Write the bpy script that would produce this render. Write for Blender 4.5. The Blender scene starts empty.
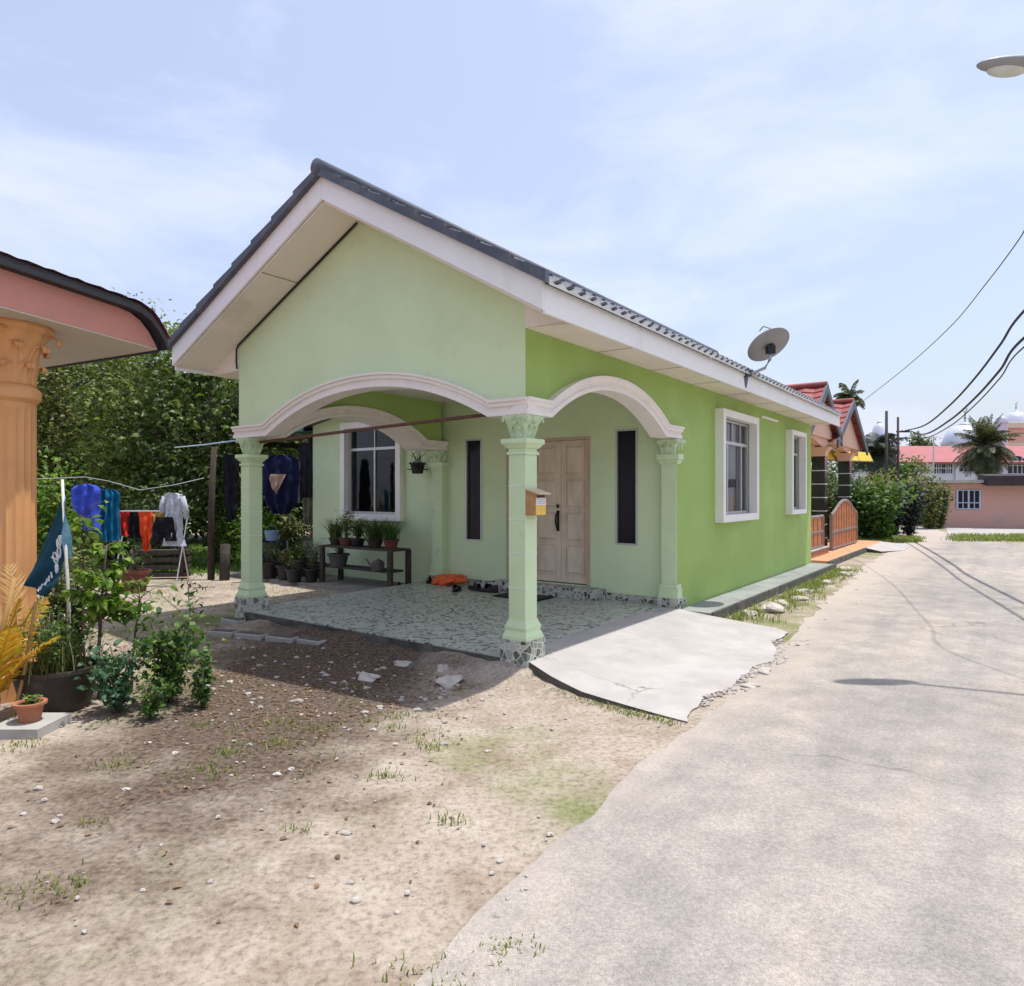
import bpy, bmesh, math, random
import numpy as np
from mathutils import Matrix, Vector
R = math.radians
C = bpy.context.scene.collection
sc = bpy.context.scene

# ------------------------------------------------------------ camera, sky, sun
F, CX, CY, EYE = 680.0, 512.0, 493.0, 1.5
cam_d = bpy.data.cameras.new('camera'); cam = bpy.data.objects.new('camera', cam_d); C.objects.link(cam)
cam.location = (0, 0, EYE); cam.rotation_euler = (R(90), 0, 0)
cam_d.sensor_width = 36; cam_d.lens = 36*F/1024; cam_d.clip_start = .05; cam_d.clip_end = 1500
sc.camera = cam
SD = Vector((.263, .054, 1)).normalized()
SUN_EL = math.asin(SD.z); SUN_AZ = math.atan2(SD.x, SD.y)
sc.view_settings.view_transform = 'Standard'; sc.view_settings.look = 'None'; sc.view_settings.gamma = 1
sc.view_settings.exposure = .38
w = bpy.data.worlds.new('World'); sc.world = w; w.use_nodes = True
nt = w.node_tree; nt.nodes.clear(); L = nt.links.new
out = nt.nodes.new('ShaderNodeOutputWorld'); bg = nt.nodes.new('ShaderNodeBackground')
sky = nt.nodes.new('ShaderNodeTexSky'); sky.sky_type = 'NISHITA'; sky.sun_disc = False
sky.sun_elevation = SUN_EL; sky.sun_rotation = SUN_AZ; sky.dust_density = 3.0; sky.air_density = 1.3; sky.ozone_density = 2.2
tc = nt.nodes.new('ShaderNodeTexCoord'); mp = nt.nodes.new('ShaderNodeMapping'); mp.inputs['Scale'].default_value = (1, 1, 2.6)
L(tc.outputs['Generated'], mp.inputs['Vector'])
n1 = nt.nodes.new('ShaderNodeTexNoise'); n1.inputs['Scale'].default_value = 2.6; n1.inputs['Detail'].default_value = 8; n1.inputs['Roughness'].default_value = .55; n1.inputs['Distortion'].default_value = .3
L(mp.outputs[0], n1.inputs['Vector'])
cr = nt.nodes.new('ShaderNodeValToRGB'); cr.color_ramp.elements[0].position = .45; cr.color_ramp.elements[1].position = .72
cr.color_ramp.elements[0].color = (.36, .36, .36, 1); cr.color_ramp.elements[1].color = (.85, .85, .85, 1)
L(n1.outputs['Fac'], cr.inputs['Fac'])
mx = nt.nodes.new('ShaderNodeMix'); mx.data_type = 'RGBA'
L(cr.outputs[0], mx.inputs['Factor']); L(sky.outputs[0], mx.inputs['A']); mx.inputs['B'].default_value = (5.4, 5.75, 7.7, 1)
L(mx.outputs['Result'], bg.inputs['Color']); bg.inputs['Strength'].default_value = .135
L(bg.outputs[0], out.inputs['Surface'])
sd = bpy.data.lights.new('sun', 'SUN'); sd.energy = 3.5; sd.angle = R(.6); sd.color = (1, .965, .9)
so = bpy.data.objects.new('sun', sd); C.objects.link(so); so.rotation_euler = SD.to_track_quat('Z', 'Y').to_euler()

# ------------------------------------------------------------ helpers
P0 = Vector((.112, 5.6, 0)); HU = Vector((.5924, .8057, 0)); HV = Vector((-.8057, .5924, 0)); HROT = math.atan2(.8057, .5924)
def H(u, v, z=0): return P0 + HU*u + HV*v + Vector((0, 0, z))
def at(px, py, Y): return Vector(((px-CX)/F*Y, Y, EYE-(py-CY)/F*Y))
rng = np.random.default_rng(7); random.seed(5)

def prop(o, label=None, cat=None, group=None, kind=None):
    if label: o['label'] = label
    if cat: o['category'] = cat
    if group: o['group'] = group
    if kind: o['kind'] = kind
    return o
def thing(name, label, cat, loc=(0, 0, 0), rz=0, group=None):
    o = bpy.data.objects.new(name, None); o.empty_display_size = .2; C.objects.link(o)
    o.location = loc; o.rotation_euler = (0, 0, rz); return prop(o, label, cat, group)
def copy_tree(o, parent=None, **k):
    c = o.copy(); C.objects.link(c)
    if parent is not None: c.parent = parent
    for ch in list(o.children): copy_tree(ch, c)
    return c

class MB:
    def __init__(s, f=None): s.v = []; s.f = []; s.t = f; s.mi = []; s.cur = 0
    def mat(s, i): s.cur = i; return s
    def add(s, vs, fs):
        b = len(s.v)
        for p in vs: s.v.append(tuple(s.t(*p)) if s.t else tuple(p))
        for q in fs: s.f.append(tuple(i+b for i in q)); s.mi.append(s.cur)
        return s
    def box(s, x0, x1, y0, y1, z0, z1):
        return s.add([(x0,y0,z0),(x1,y0,z0),(x1,y1,z0),(x0,y1,z0),(x0,y0,z1),(x1,y0,z1),(x1,y1,z1),(x0,y1,z1)],
                     [(0,3,2,1),(4,5,6,7),(0,1,5,4),(1,2,6,5),(2,3,7,6),(3,0,4,7)])
    def frus(s, cx, cy, z0, z1, h0, h1):   # square frustum, half sizes
        return s.add([(cx-h0,cy-h0,z0),(cx+h0,cy-h0,z0),(cx+h0,cy+h0,z0),(cx-h0,cy+h0,z0),(cx-h1,cy-h1,z1),(cx+h1,cy-h1,z1),(cx+h1,cy+h1,z1),(cx-h1,cy+h1,z1)],
                     [(0,3,2,1),(4,5,6,7),(0,1,5,4),(1,2,6,5),(2,3,7,6),(3,0,4,7)])
    def prism(s, poly, g, d0, d1):         # poly: 2D points, g(a,b,d)->xyz
        n = len(poly)
        return s.add([g(a, b, d0) for a, b in poly]+[g(a, b, d1) for a, b in poly],
                     [tuple(range(n)), tuple(range(2*n-1, n-1, -1))]+[(i, (i+1) % n, n+(i+1) % n, n+i) for i in range(n)])
    def tube(s, pts, r, seg=8, r1=None):
        pts = [Vector(p) for p in pts]; n = len(pts); vs = []; fs = []
        for i, p in enumerate(pts):
            d = (pts[min(i+1, n-1)]-pts[max(i-1, 0)]).normalized()
            a = d.cross(Vector((0, 0, 1)) if abs(d.z) < .9 else Vector((1, 0, 0))).normalized(); b = d.cross(a)
            rr = r if r1 is None else r+(r1-r)*i/(n-1)
            for k in range(seg):
                t = 2*math.pi*k/seg; vs.append(p+a*rr*math.cos(t)+b*rr*math.sin(t))
        for i in range(n-1):
            for k in range(seg):
                fs.append((i*seg+k, i*seg+(k+1) % seg, (i+1)*seg+(k+1) % seg, (i+1)*seg+k))
        fs.append(tuple(range(seg-1, -1, -1))); fs.append(tuple((n-1)*seg+k for k in range(seg)))
        return s.add(vs, fs)
    def lathe(s, prof, cx=0, cy=0, seg=24, rf=None, cap=True):
        vs = []; fs = []; n = len(prof)
        for i, (r, z) in enumerate(prof):
            for k in range(seg):
                t = 2*math.pi*k/seg; rr = r*(rf(t, z) if rf else 1)
                vs.append((cx+rr*math.cos(t), cy+rr*math.sin(t), z))
        for i in range(n-1):
            for k in range(seg): fs.append((i*seg+k, i*seg+(k+1) % seg, (i+1)*seg+(k+1) % seg, (i+1)*seg+k))
        if cap: fs.append(tuple(range(seg-1, -1, -1))); fs.append(tuple((n-1)*seg+k for k in range(seg)))
        return s.add(vs, fs)
    def grid(s, nx, ny, fn):
        vs = [fn(i/nx, j/ny) for i in range(nx+1) for j in range(ny+1)]
        return s.add(vs, [(i*(ny+1)+j, (i+1)*(ny+1)+j, (i+1)*(ny+1)+j+1, i*(ny+1)+j+1) for i in range(nx) for j in range(ny)])
    def blob(s, c, r, seg=10, rings=7, wob=.12, sd=0):
        rn = random.Random(sd); vs = []; fs = []; c = Vector(c); r = Vector(r) if hasattr(r, '__len__') else Vector((r, r, r))
        ph = [rn.uniform(0, 6.3) for _ in range(4)]
        for i in range(1, rings):
            a = math.pi*i/rings
            for k in range(seg):
                t = 2*math.pi*k/seg; q = 1+wob*(math.sin(2*t+ph[0])*math.sin(a*2+ph[1])+.7*math.sin(3*t+ph[2])*math.sin(a*3+ph[3]))
                vs.append(c+Vector((r.x*q*math.sin(a)*math.cos(t), r.y*q*math.sin(a)*math.sin(t), r.z*q*math.cos(a))))
        for i in range(rings-2):
            for k in range(seg): fs.append((i*seg+k, (i+1)*seg+k, (i+1)*seg+(k+1) % seg, i*seg+(k+1) % seg))
        vs += [c+Vector((0, 0, r.z)), c-Vector((0, 0, r.z))]; m = len(vs)
        for k in range(seg):
            fs.append((m-2, k, (k+1) % seg)); fs.append((m-1, (rings-2)*seg+(k+1) % seg, (rings-2)*seg+k))
        return s.add(vs, fs)
    def build(s, name, m, parent=None, smooth=False, bevel=0, norm=True, label=None):
        me = bpy.data.meshes.new(name); me.from_pydata(s.v, [], s.f)
        if any(s.mi): me.polygons.foreach_set('material_index', s.mi)
        if norm:
            bm = bmesh.new(); bm.from_mesh(me)
            bmesh.ops.recalc_face_normals(bm, faces=bm.faces)
            big = [f for f in bm.faces if len(f.verts) > 4]
            if big: bmesh.ops.triangulate(bm, faces=big)
            bm.to_mesh(me); bm.free()
        if smooth:
            me.polygons.foreach_set('use_smooth', [True]*len(me.polygons))
            if smooth == 2: me.set_sharp_from_angle(angle=R(35))
        for x in (m if isinstance(m, (list, tuple)) else [m]): me.materials.append(x)
        o = bpy.data.objects.new(name, me); C.objects.link(o)
        if parent is not None: o.parent = parent
        if bevel:
            b = o.modifiers.new('bevel', 'BEVEL'); b.width = bevel; b.segments = 2; b.limit_method = 'ANGLE'; b.angle_limit = R(40)
        if label: o['label'] = label
        return o

# ------------------------------------------------------------ materials
MC = {}
def nd(t, kind, **k):
    n = t.nodes.new(kind)
    for a, b in k.items():
        if a in n.inputs: n.inputs[a].default_value = b
        else: setattr(n, a, b)
    return n
def base(name, rough=.7, spec=.35, metal=0):
    m = bpy.data.materials.new(name); m.use_nodes = True; t = m.node_tree; p = t.nodes['Principled BSDF']
    p.inputs['Roughness'].default_value = rough; p.inputs['Specular IOR Level'].default_value = spec; p.inputs['Metallic'].default_value = metal
    return m, t, p
def ramp(t, pts):
    r = t.nodes.new('ShaderNodeValToRGB'); e = r.color_ramp.elements
    e[0].position = pts[0][0]; e[0].color = (*pts[0][1], 1); e[1].position = pts[-1][0]; e[1].color = (*pts[-1][1], 1)
    for p, c in pts[1:-1]:
        x = e.new(p); x.color = (*c, 1)
    return r
def mixc(t, fac, a, b, mode='MIX'):
    m = t.nodes.new('ShaderNodeMix'); m.data_type = 'RGBA'; m.blend_type = mode
    for k, x in (('Factor', fac), ('A', a), ('B', b)):
        if isinstance(x, (int, float)): m.inputs[k].default_value = x
        elif isinstance(x, tuple): m.inputs[k].default_value = (*x, 1)
        else: t.links.new(x, m.inputs[k])
    return m.outputs['Result']
def noise(t, scale, detail=5, rough=.55, co='Object', sc3=None, dist=0):
    c = t.nodes.new('ShaderNodeTexCoord'); n = nd(t, 'ShaderNodeTexNoise'); n.inputs['Scale'].default_value = scale
    n.inputs['Detail'].default_value = detail; n.inputs['Roughness'].default_value = rough; n.inputs['Distortion'].default_value = dist
    v = c.outputs[co]
    if sc3:
        mm = t.nodes.new('ShaderNodeMapping'); mm.inputs['Scale'].default_value = sc3; t.links.new(v, mm.inputs['Vector']); v = mm.outputs[0]
    t.links.new(v, n.inputs['Vector']); return n.outputs['Fac']
def bump(t, p, h, strength=.3, dist=.01):
    b = t.nodes.new('ShaderNodeBump'); b.inputs['Strength'].default_value = strength; b.inputs['Distance'].default_value = dist
    t.links.new(h, b.inputs['Height']); t.links.new(b.outputs[0], p.inputs['Normal']); return b
def pm(name, col, rough=.7, var=.12, scale=3., spec=.3, metal=0, bmp=.15, bsc=60., bd=.004, dirt=None, dsc=1.2, streak=False, dlo=.5, dhi=.75):
    if name in MC: return MC[name]
    m, t, p = base(name, rough, spec, metal)
    n = noise(t, scale, 6)
    lo = tuple(c*(1-var) for c in col); hi = tuple(min(1, c*(1+var)) for c in col)
    r = ramp(t, [(.3, lo), (.7, hi)]); t.links.new(n, r.inputs['Fac']); c = r.outputs[0]
    if dirt:
        n2 = noise(t, dsc, 8, .65, sc3=(1, 1, .25) if streak else None)
        r2 = ramp(t, [(dlo, (0, 0, 0)), (dhi, (1, 1, 1))]); t.links.new(n2, r2.inputs['Fac'])
        c = mixc(t, r2.outputs[0], c, dirt)
    t.links.new(c, p.inputs['Base Color'])
    if bmp: bump(t, p, noise(t, bsc, 4), bmp, bd)
    MC[name] = m; return m
def leafm(name, cols, trans=.3, rough=.5):
    if name in MC: return MC[name]
    m, t, p = base(name, rough, .35)
    g = t.nodes.new('ShaderNodeNewGeometry'); n = len(cols)
    r = ramp(t, [(i/(n-1), c) for i, c in enumerate(cols)]); t.links.new(g.outputs['Random Per Island'], r.inputs['Fac'])
    t.links.new(r.outputs[0], p.inputs['Base Color'])
    tr = t.nodes.new('ShaderNodeBsdfTranslucent'); hs = mixc(t, 1.0, r.outputs[0], (1.5, 1.6, .6), 'MULTIPLY'); t.links.new(hs, tr.inputs['Color'])
    ms = t.nodes.new('ShaderNodeMixShader'); ms.inputs[0].default_value = trans
    t.links.new(p.outputs[0], ms.inputs[1]); t.links.new(tr.outputs[0], ms.inputs[2]); t.links.new(ms.outputs[0], t.nodes['Material Output'].inputs['Surface'])
    MC[name] = m; return m
def glassm(name, tint=(.25, .27, .3)):
    m = bpy.data.materials.new(name); m.use_nodes = True; t = m.node_tree; t.nodes.remove(t.nodes['Principled BSDF'])
    tr = t.nodes.new('ShaderNodeBsdfTransparent'); tr.inputs[0].default_value = (*tint, 1)
    gl = t.nodes.new('ShaderNodeBsdfGlossy'); gl.inputs['Roughness'].default_value = .03; gl.inputs[0].default_value = (.9, .9, .9, 1)
    fr = t.nodes.new('ShaderNodeFresnel'); fr.inputs[0].default_value = 1.45
    ms = t.nodes.new('ShaderNodeMixShader'); t.links.new(fr.outputs[0], ms.inputs[0]); t.links.new(tr.outputs[0], ms.inputs[1]); t.links.new(gl.outputs[0], ms.inputs[2])
    t.links.new(ms.outputs[0], t.nodes['Material Output'].inputs['Surface']); return m

PALE = pm('paint_pale_green', (.63, .75, .48), .75, .04, 1.3, dirt=(.56, .66, .41), dsc=1.7, streak=False, dlo=.52, dhi=.85, bmp=.35, bsc=9, bd=.012)
GRN = pm('paint_leaf_green', (.325, .465, .13), .7, .06, 1.2, dirt=(.39, .51, .19), dsc=1.2, dlo=.5, dhi=.85, streak=False, bmp=.35, bsc=9, bd=.012)
COLG = pm('column_pale_green', (.60, .73, .455), .6, .06, 3, dirt=(.40, .50, .33), dsc=3, dlo=.55, dhi=.85)
COLJ = pm('column_joint', (.66, .74, .58), .6, .05, 5)
CAPG = pm('capital_green', (.54, .66, .42), .65, .12, 20, dirt=(.30, .42, .27), dsc=12, dlo=.5, dhi=.75)
TRIM = pm('trim_pinkish_white', (.83, .77, .72), .65, .04, 4, dirt=(.68, .60, .54), dsc=2.5, dlo=.55, dhi=.9)
WHITE = pm('white_board', (.83, .82, .80), .6, .03, 2, dirt=(.60, .56, .52), dsc=1.6, dlo=.55, dhi=.95, streak=True)
SOFF = pm('soffit_board', (.79, .72, .65), .75, .05, 1.5, dirt=(.52, .42, .34), dsc=1.2, dlo=.55, dhi=.95)
FRAMEW = pm('window_surround', (.83, .81, .76), .6, .04, 3, dirt=(.62, .58, .50), dsc=4, dlo=.6, dhi=.9)
ALU = pm('aluminium', (.52, .52, .53), .4, .06, 8, metal=.5, spec=.5)
BLK = pm('black_plastic', (.018, .018, .02), .45, .2, 8)
DARKW = pm('dark_weathered_wood', (.055, .045, .038), .85, .3, 12, bsc=40, bmp=.4)
DOORM = pm('worn_door_paint', (.69, .58, .46), .6, .08, 5, dirt=(.50, .39, .28), dsc=5, streak=True, dlo=.45, dhi=.8)
RUST = pm('rusty_steel_pipe', (.13, .065, .045), .7, .3, 30, dirt=(.05, .03, .025), dsc=20)
GLASS = glassm('window_glass', (.6, .62, .64))
DGLASS = pm('black_slit_glass', (.009, .009, .016), .2, .1, 4, spec=.22, bmp=0)
def curtain_mat(name, a, b):
    m, t, p = base(name, .9, .1); c = t.nodes.new('ShaderNodeTexCoord')
    wv = nd(t, 'ShaderNodeTexWave'); wv.inputs['Scale'].default_value = 2.4; wv.inputs['Distortion'].default_value = 1.5; wv.bands_direction = 'X'
    t.links.new(c.outputs['Object'], wv.inputs['Vector']); r = ramp(t, [(.2, a), (.8, b)]); t.links.new(wv.outputs['Fac'], r.inputs['Fac']); t.links.new(r.outputs[0], p.inputs['Base Color']); return m
CURT = curtain_mat('grey_striped_curtain', (.20, .19, .19), (.62, .60, .60)); CURTD = curtain_mat('dark_blue_curtain', (.02, .03, .07), (.07, .08, .12))
def mosaic(name, scale, cols, grout, edge=.05, bmp=.2):
    m, t, p = base(name, .35, .4); c = t.nodes.new('ShaderNodeTexCoord')
    v1 = nd(t, 'ShaderNodeTexVoronoi'); v1.inputs['Scale'].default_value = scale
    v2 = nd(t, 'ShaderNodeTexVoronoi'); v2.feature = 'DISTANCE_TO_EDGE'; v2.inputs['Scale'].default_value = scale
    for v in (v1, v2): t.links.new(c.outputs['Object'], v.inputs['Vector'])
    s = nd(t, 'ShaderNodeSeparateColor'); t.links.new(v1.outputs['Color'], s.inputs[0])
    n = len(cols); r = ramp(t, [(i/n, x) for i, x in enumerate(cols)]); r.color_ramp.interpolation = 'CONSTANT'; t.links.new(s.outputs[0], r.inputs['Fac'])
    e = ramp(t, [(edge, (1, 1, 1)), (edge*1.6, (0, 0, 0))]); t.links.new(v2.outputs['Distance'], e.inputs['Fac'])
    cc = mixc(t, e.outputs[0], r.outputs[0], grout); d = noise(t, 3, 8, .7); dr = ramp(t, [(.45, (0, 0, 0)), (.8, (.55, .55, .55))]); t.links.new(d, dr.inputs['Fac'])
    cc = mixc(t, dr.outputs[0], cc, (.42, .38, .33))
    t.links.new(cc, p.inputs['Base Color']); p.inputs['Roughness'].default_value = .4
    bump(t, p, noise(t, 25, 3), bmp, .003); return m
TILEB = mosaic('broken_marble_base', 17, [(.05, .055, .045), (.24, .27, .22), (.36, .39, .34), (.14, .17, .14), (.46, .48, .42), (.08, .09, .07), (.30, .33, .29)], (.62, .60, .52), .045)
TILEF = mosaic('porch_mosaic_floor', 21, [(.34, .40, .32), (.07, .09, .07), (.46, .50, .42), (.30, .37, .29), (.46, .48, .40), (.15, .19, .14), (.44, .49, .40)], (.54, .54, .48), .05, .1)
CONC = pm('concrete', (.40, .385, .36), .85, .12, 2.5, bmp=.35, bsc=45, dirt=(.24, .22, .20), dsc=1.5, dlo=.5, dhi=.8)
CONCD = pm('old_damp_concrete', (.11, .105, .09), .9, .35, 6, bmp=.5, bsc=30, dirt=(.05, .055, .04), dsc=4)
def roofm(name, c1, c2, rough=.55):
    return pm(name, c1, rough, .2, 2.5, dirt=c2, dsc=5, dlo=.5, dhi=.8, bmp=.2, bsc=90)
ROOF = roofm('dark_blue_grey_roof', (.085, .095, .12), (.16, .16, .15))
REDR = roofm('red_tile', (.30, .075, .07), (.20, .085, .08)); 
PINK = pm('salmon_fascia', (.62, .27, .22), .6, .05, 2, dirt=(.50, .24, .20), dsc=2)
ORNG = pm('orange_column_paint', (.70, .35, .15), .6, .1, 3, dirt=(.58, .24, .09), dsc=3, dlo=.5, dhi=.9, bmp=.2, bsc=35)
PEACH = pm('peach_wall', (.68, .44, .33), .75, .05, 1.5, dirt=(.52, .36, .28), dsc=1.5)
PINKW = pm('pink_wall', (.62, .36, .29), .75, .06, .8, dirt=(.50, .34, .29), dsc=.8)
BTILE = pm('black_column_tile', (.012, .013, .018), .18, .2, 5, spec=.5, bmp=0)
YEL = pm('yellow_awning', (.72, .47, .02), .5, .08, 3)
OTILE = pm('orange_floor_tile', (.62, .32, .17), .5, .08, 3, dirt=(.5, .3, .2), dsc=2)
GATEW = pm('orange_brown_timber', (.42, .14, .045), .45, .25, 6, dirt=(.25, .07, .025), dsc=5)
GATEF = pm('gate_steel_frame', (.22, .19, .17), .5, .15, 6)
BARK = pm('bark', (.11, .085, .06), .9, .3, 14, bmp=.7, bsc=30, bd=.02)
TERRA = pm('terracotta', (.38, .15, .08), .8, .12, 10, dirt=(.2, .1, .06), dsc=9)
POTB = pm('dark_brown_pot', (.05, .038, .03), .6, .25, 8, dirt=(.15, .11, .08), dsc=7, dlo=.6)
SOIL = pm('potting_soil', (.04, .028, .02), .95, .4, 30, bmp=1, bsc=50, bd=.02)
BLUEZ = pm('blue_zinc', (.10, .25, .42), .5, .15, 4)
def fab(n, c, v=.12): return pm(n, c, .9, v, 12, spec=.1, bmp=.2, bsc=150)
LEAF_DK = leafm('leaf_dark', [(.03, .055, .018), (.06, .10, .028), (.10, .145, .04), (.17, .21, .07)], .25)
LEAF_OL = leafm('leaf_olive', [(.055, .07, .024), (.10, .12, .038), (.165, .18, .055), (.25, .25, .09)], .25)
LEAF_BR = leafm('leaf_bright', [(.06, .13, .018), (.10, .20, .025), (.16, .27, .035), (.24, .34, .06)], .4)
LEAF_MD = leafm('leaf_mid', [(.03, .075, .016), (.05, .115, .022), (.085, .16, .03), (.13, .2, .05)], .3)
LEAF_BK = leafm('leaf_blackish', [(.016, .026, .02), (.028, .04, .03), (.045, .06, .045)], .15)
LEAF_YL = leafm('leaf_yellow', [(.45, .30, .03), (.60, .42, .05), (.50, .22, .03), (.34, .33, .05)], .4)
LEAF_PM = leafm('leaf_palm', [(.035, .05, .025), (.06, .075, .038), (.12, .125, .065)], .25)
DRYL = leafm('dry_leaf', [(.16, .085, .045), (.26, .16, .09), (.10, .06, .035), (.38, .27, .17)], .1, .8)
GRASSM = leafm('grass_blades', [(.07, .13, .025), (.13, .20, .04), (.24, .27, .07), (.34, .32, .13)], .3)

# ------------------------------------------------------------ foliage helpers
def leaves_mesh(name, P, size, mat, parent=None, up=.5, asp=.45, szvar=.4, droop=None, g=rng):
    n = len(P); nrm = g.normal(size=(n, 3)); nrm /= np.linalg.norm(nrm, axis=1)[:, None]; nrm[:, 2] = np.abs(nrm[:, 2])+up
    nrm /= np.linalg.norm(nrm, axis=1)[:, None]
    t = g.normal(size=(n, 3))
    if droop is not None: t = t*.6+np.array([0, 0, -droop]); nrm = nrm-0
    t -= nrm*(t*nrm).sum(1)[:, None]; t /= np.linalg.norm(t, axis=1)[:, None]; b = np.cross(nrm, t)
    s = size*(1+szvar*g.uniform(-1, 1, n))[:, None]; wd = s*asp
    v = np.empty((n, 6, 3)); fold = nrm*wd*.25; bend = nrm*s*.12
    v[:, 0] = P-t*s*.5-bend; v[:, 1] = P-t*s*.12+b*wd*.5+fold; v[:, 2] = P+t*s*.22+b*wd*.38+fold
    v[:, 3] = P+t*s*.5-bend; v[:, 4] = P+t*s*.22-b*wd*.38+fold; v[:, 5] = P-t*s*.12-b*wd*.5+fold
    i = np.arange(n)[:, None]*6; q = np.concatenate([i+np.array([[0, 1, 4, 5]]), i+np.array([[1, 2, 3, 4]])], 0)
    q1 = i+np.array([[0, 1, 5, 5]]);
    tri = np.concatenate([i+np.array([[0, 1, 5]])], 0); quads = i+np.array([[1, 2, 4, 5]]); tri2 = i+np.array([[2, 3, 4]])
    me = bpy.data.meshes.new(name)
    me.from_pydata(v.reshape(-1, 3).tolist(), [], tri.tolist()+quads.tolist()+tri2.tolist())
    me.materials.append(mat); o = bpy.data.objects.new(name, me); C.objects.link(o)
    if parent is not None: o.parent = parent
    return o
def crown_pts(c, r, clumps, per, sig, g, hollow=.55, flat=1):
    c = np.array(c); r = np.array(r)*np.ones(3)
    d = g.normal(size=(clumps, 3)); d /= np.linalg.norm(d, axis=1)[:, None]
    d *= (hollow+(1-hollow)*g.random(clumps)**.6)[:, None]; d *= (1+.22*np.sin(d[:, 0:1]*7+d[:, 1:2]*5+c[0]))
    cc = c+d*r
    P = cc[:, None, :]+g.normal(size=(clumps, per, 3))*np.array([sig, sig, sig*.7*flat])
    return P.reshape(-1, 3), cc
def tree(name, label, cat, x, y, h, cz, rad, mat, clumps=110, per=55, leaf=.16, sig=.3, group=None, trunk_r=.12, seed=1, asp=.45, hollow=.45):
    g = np.random.default_rng(seed); rn = random.Random(seed)
    t = thing(name, label, cat, (x, y, 0), 0, group)
    P, cc = crown_pts((0, 0, cz), rad, clumps, per, sig, g, hollow)
    P = P[P[:, 2] > .05]
    tr = MB(); top = cz+rad[2]*.35; pts = [(0, 0, -.1)]
    for k in range(1, 6): pts.append((rn.uniform(-.12, .12)*k/3, rn.uniform(-.12, .12)*k/3, top*k/5))
    tr.tube(pts, trunk_r, 9, trunk_r*.35)
    for q in cc[::max(1, clumps//22)]:
        b = pts[rn.randint(2, 4)]; q = Vector(q); b = Vector(b); md = (b+q)/2+Vector((0, 0, -.12*(q-b).length))
        tr.tube([b, md, q], trunk_r*.35, 6, trunk_r*.08)
    tr.build('trunk', BARK, t, True)
    leaves_mesh('crown', P, leaf, mat, t, asp=asp, g=g)
    return t
def shrub(name, label, x, y, h, rad, mat, stems=7, n=500, leaf=.07, seed=1, group=None, z0=0, asp=.45, spread=.8, droop=None, lo=.15, cat='plant', parent=None, stem_r=.008, loc=None):
    g = np.random.default_rng(seed); rn = random.Random(seed)
    t = parent or thing(name, label, cat, (x, y, z0), 0, group)
    sm = MB(); P = []
    for k in range(stems):
        a = rn.uniform(0, 6.28); rr = rad*spread*math.sqrt(rn.random()); hh = h*rn.uniform(.6, 1)
        e = Vector((rr*math.cos(a), rr*math.sin(a), hh)); m_ = Vector((e.x*.3, e.y*.3, hh*.5))
        s0 = Vector((e.x*.12, e.y*.12, 0)); sm.tube([s0, m_, e], stem_r, 5, stem_r*.4)
        for q in range(n//stems):
            f = lo+(1-lo)*rn.random()**.8
            p = s0*(1-f)**2+m_*2*f*(1-f)+e*f*f; sp = rad*.28*(.4+.6*f)
            P.append((p.x+rn.gauss(0, sp), p.y+rn.gauss(0, sp), max(.02, p.z+rn.gauss(0, sp*.6))))
    sm.build('stem', BARK, t, True)
    leaves_mesh('foliage', np.array(P), leaf, mat, t, asp=asp, droop=droop, g=g)
    return t
def blades(name, pts, hgt, mat, parent=None, wdt=.006, lean=.5, per=1, seed=2):
    g = np.random.default_rng(seed); v = []; f = []
    for (x, y, z) in pts:
        for _ in range(per):
            a = g.uniform(0, 6.28); h = hgt*g.uniform(.5, 1.2); l = lean*h*g.uniform(.2, 1); px, py = -math.sin(a)*wdt, math.cos(a)*wdt
            dx, dy = math.cos(a)*l, math.sin(a)*l; b = len(v)
            v += [(x-px, y-py, z), (x+px, y+py, z), (x+dx*.4-px*.8, y+dy*.4-py*.8, z+h*.6), (x+dx*.4+px*.8, y+dy*.4+py*.8, z+h*.6), (x+dx, y+dy, z+h*.95)]
            f += [(b, b+1, b+3, b+2), (b+2, b+3, b+4)]
    me = bpy.data.meshes.new(name); me.from_pydata(v, [], f); me.materials.append(mat)
    o = bpy.data.objects.new(name, me); C.objects.link(o)
    if parent is not None: o.parent = parent
    return o
def frond(mb, base_, direc, length, droop, nl=26, ll=.5, lw=.03, seed=0, sag=.5):
    rn = random.Random(seed); p = Vector(base_); d = Vector(direc).normalized(); pts = [p.copy()]; N = 12
    for i in range(N):
        d = (d+Vector((0, 0, -droop/N))).normalized(); p = p+d*length/N; pts.append(p.copy())
    mb.tube(pts, .012*length/2+.004, 5, .003)
    for i in range(nl):
        f = .12+.88*i/nl; k = f*N; a = pts[min(int(k), N-1)].lerp(pts[min(int(k)+1, N)], k-int(k)); t = (pts[min(int(k)+1, N)]-pts[min(int(k), N-1)]).normalized()
        sd_ = t.cross(Vector((0, 0, 1)));
        if sd_.length < .05: sd_ = Vector((1, 0, 0))
        sd_.normalize(); L_ = ll*math.sin(math.pi*(.12+.83*f))*rn.uniform(.85, 1.1)
        for s in (-1, 1):
            q = (sd_*s*.8+t*.55+Vector((0, 0, rn.uniform(-.1, .15)))).normalized(); m_ = a+q*L_*.55; e = a+q*L_+Vector((0, 0, -sag*L_)); u_ = t*lw*.5
            mb.add([a-u_*.5, a+u_*.5, m_+u_, m_-u_, e], [(0, 1, 2, 3), (3, 2, 4)])
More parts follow.
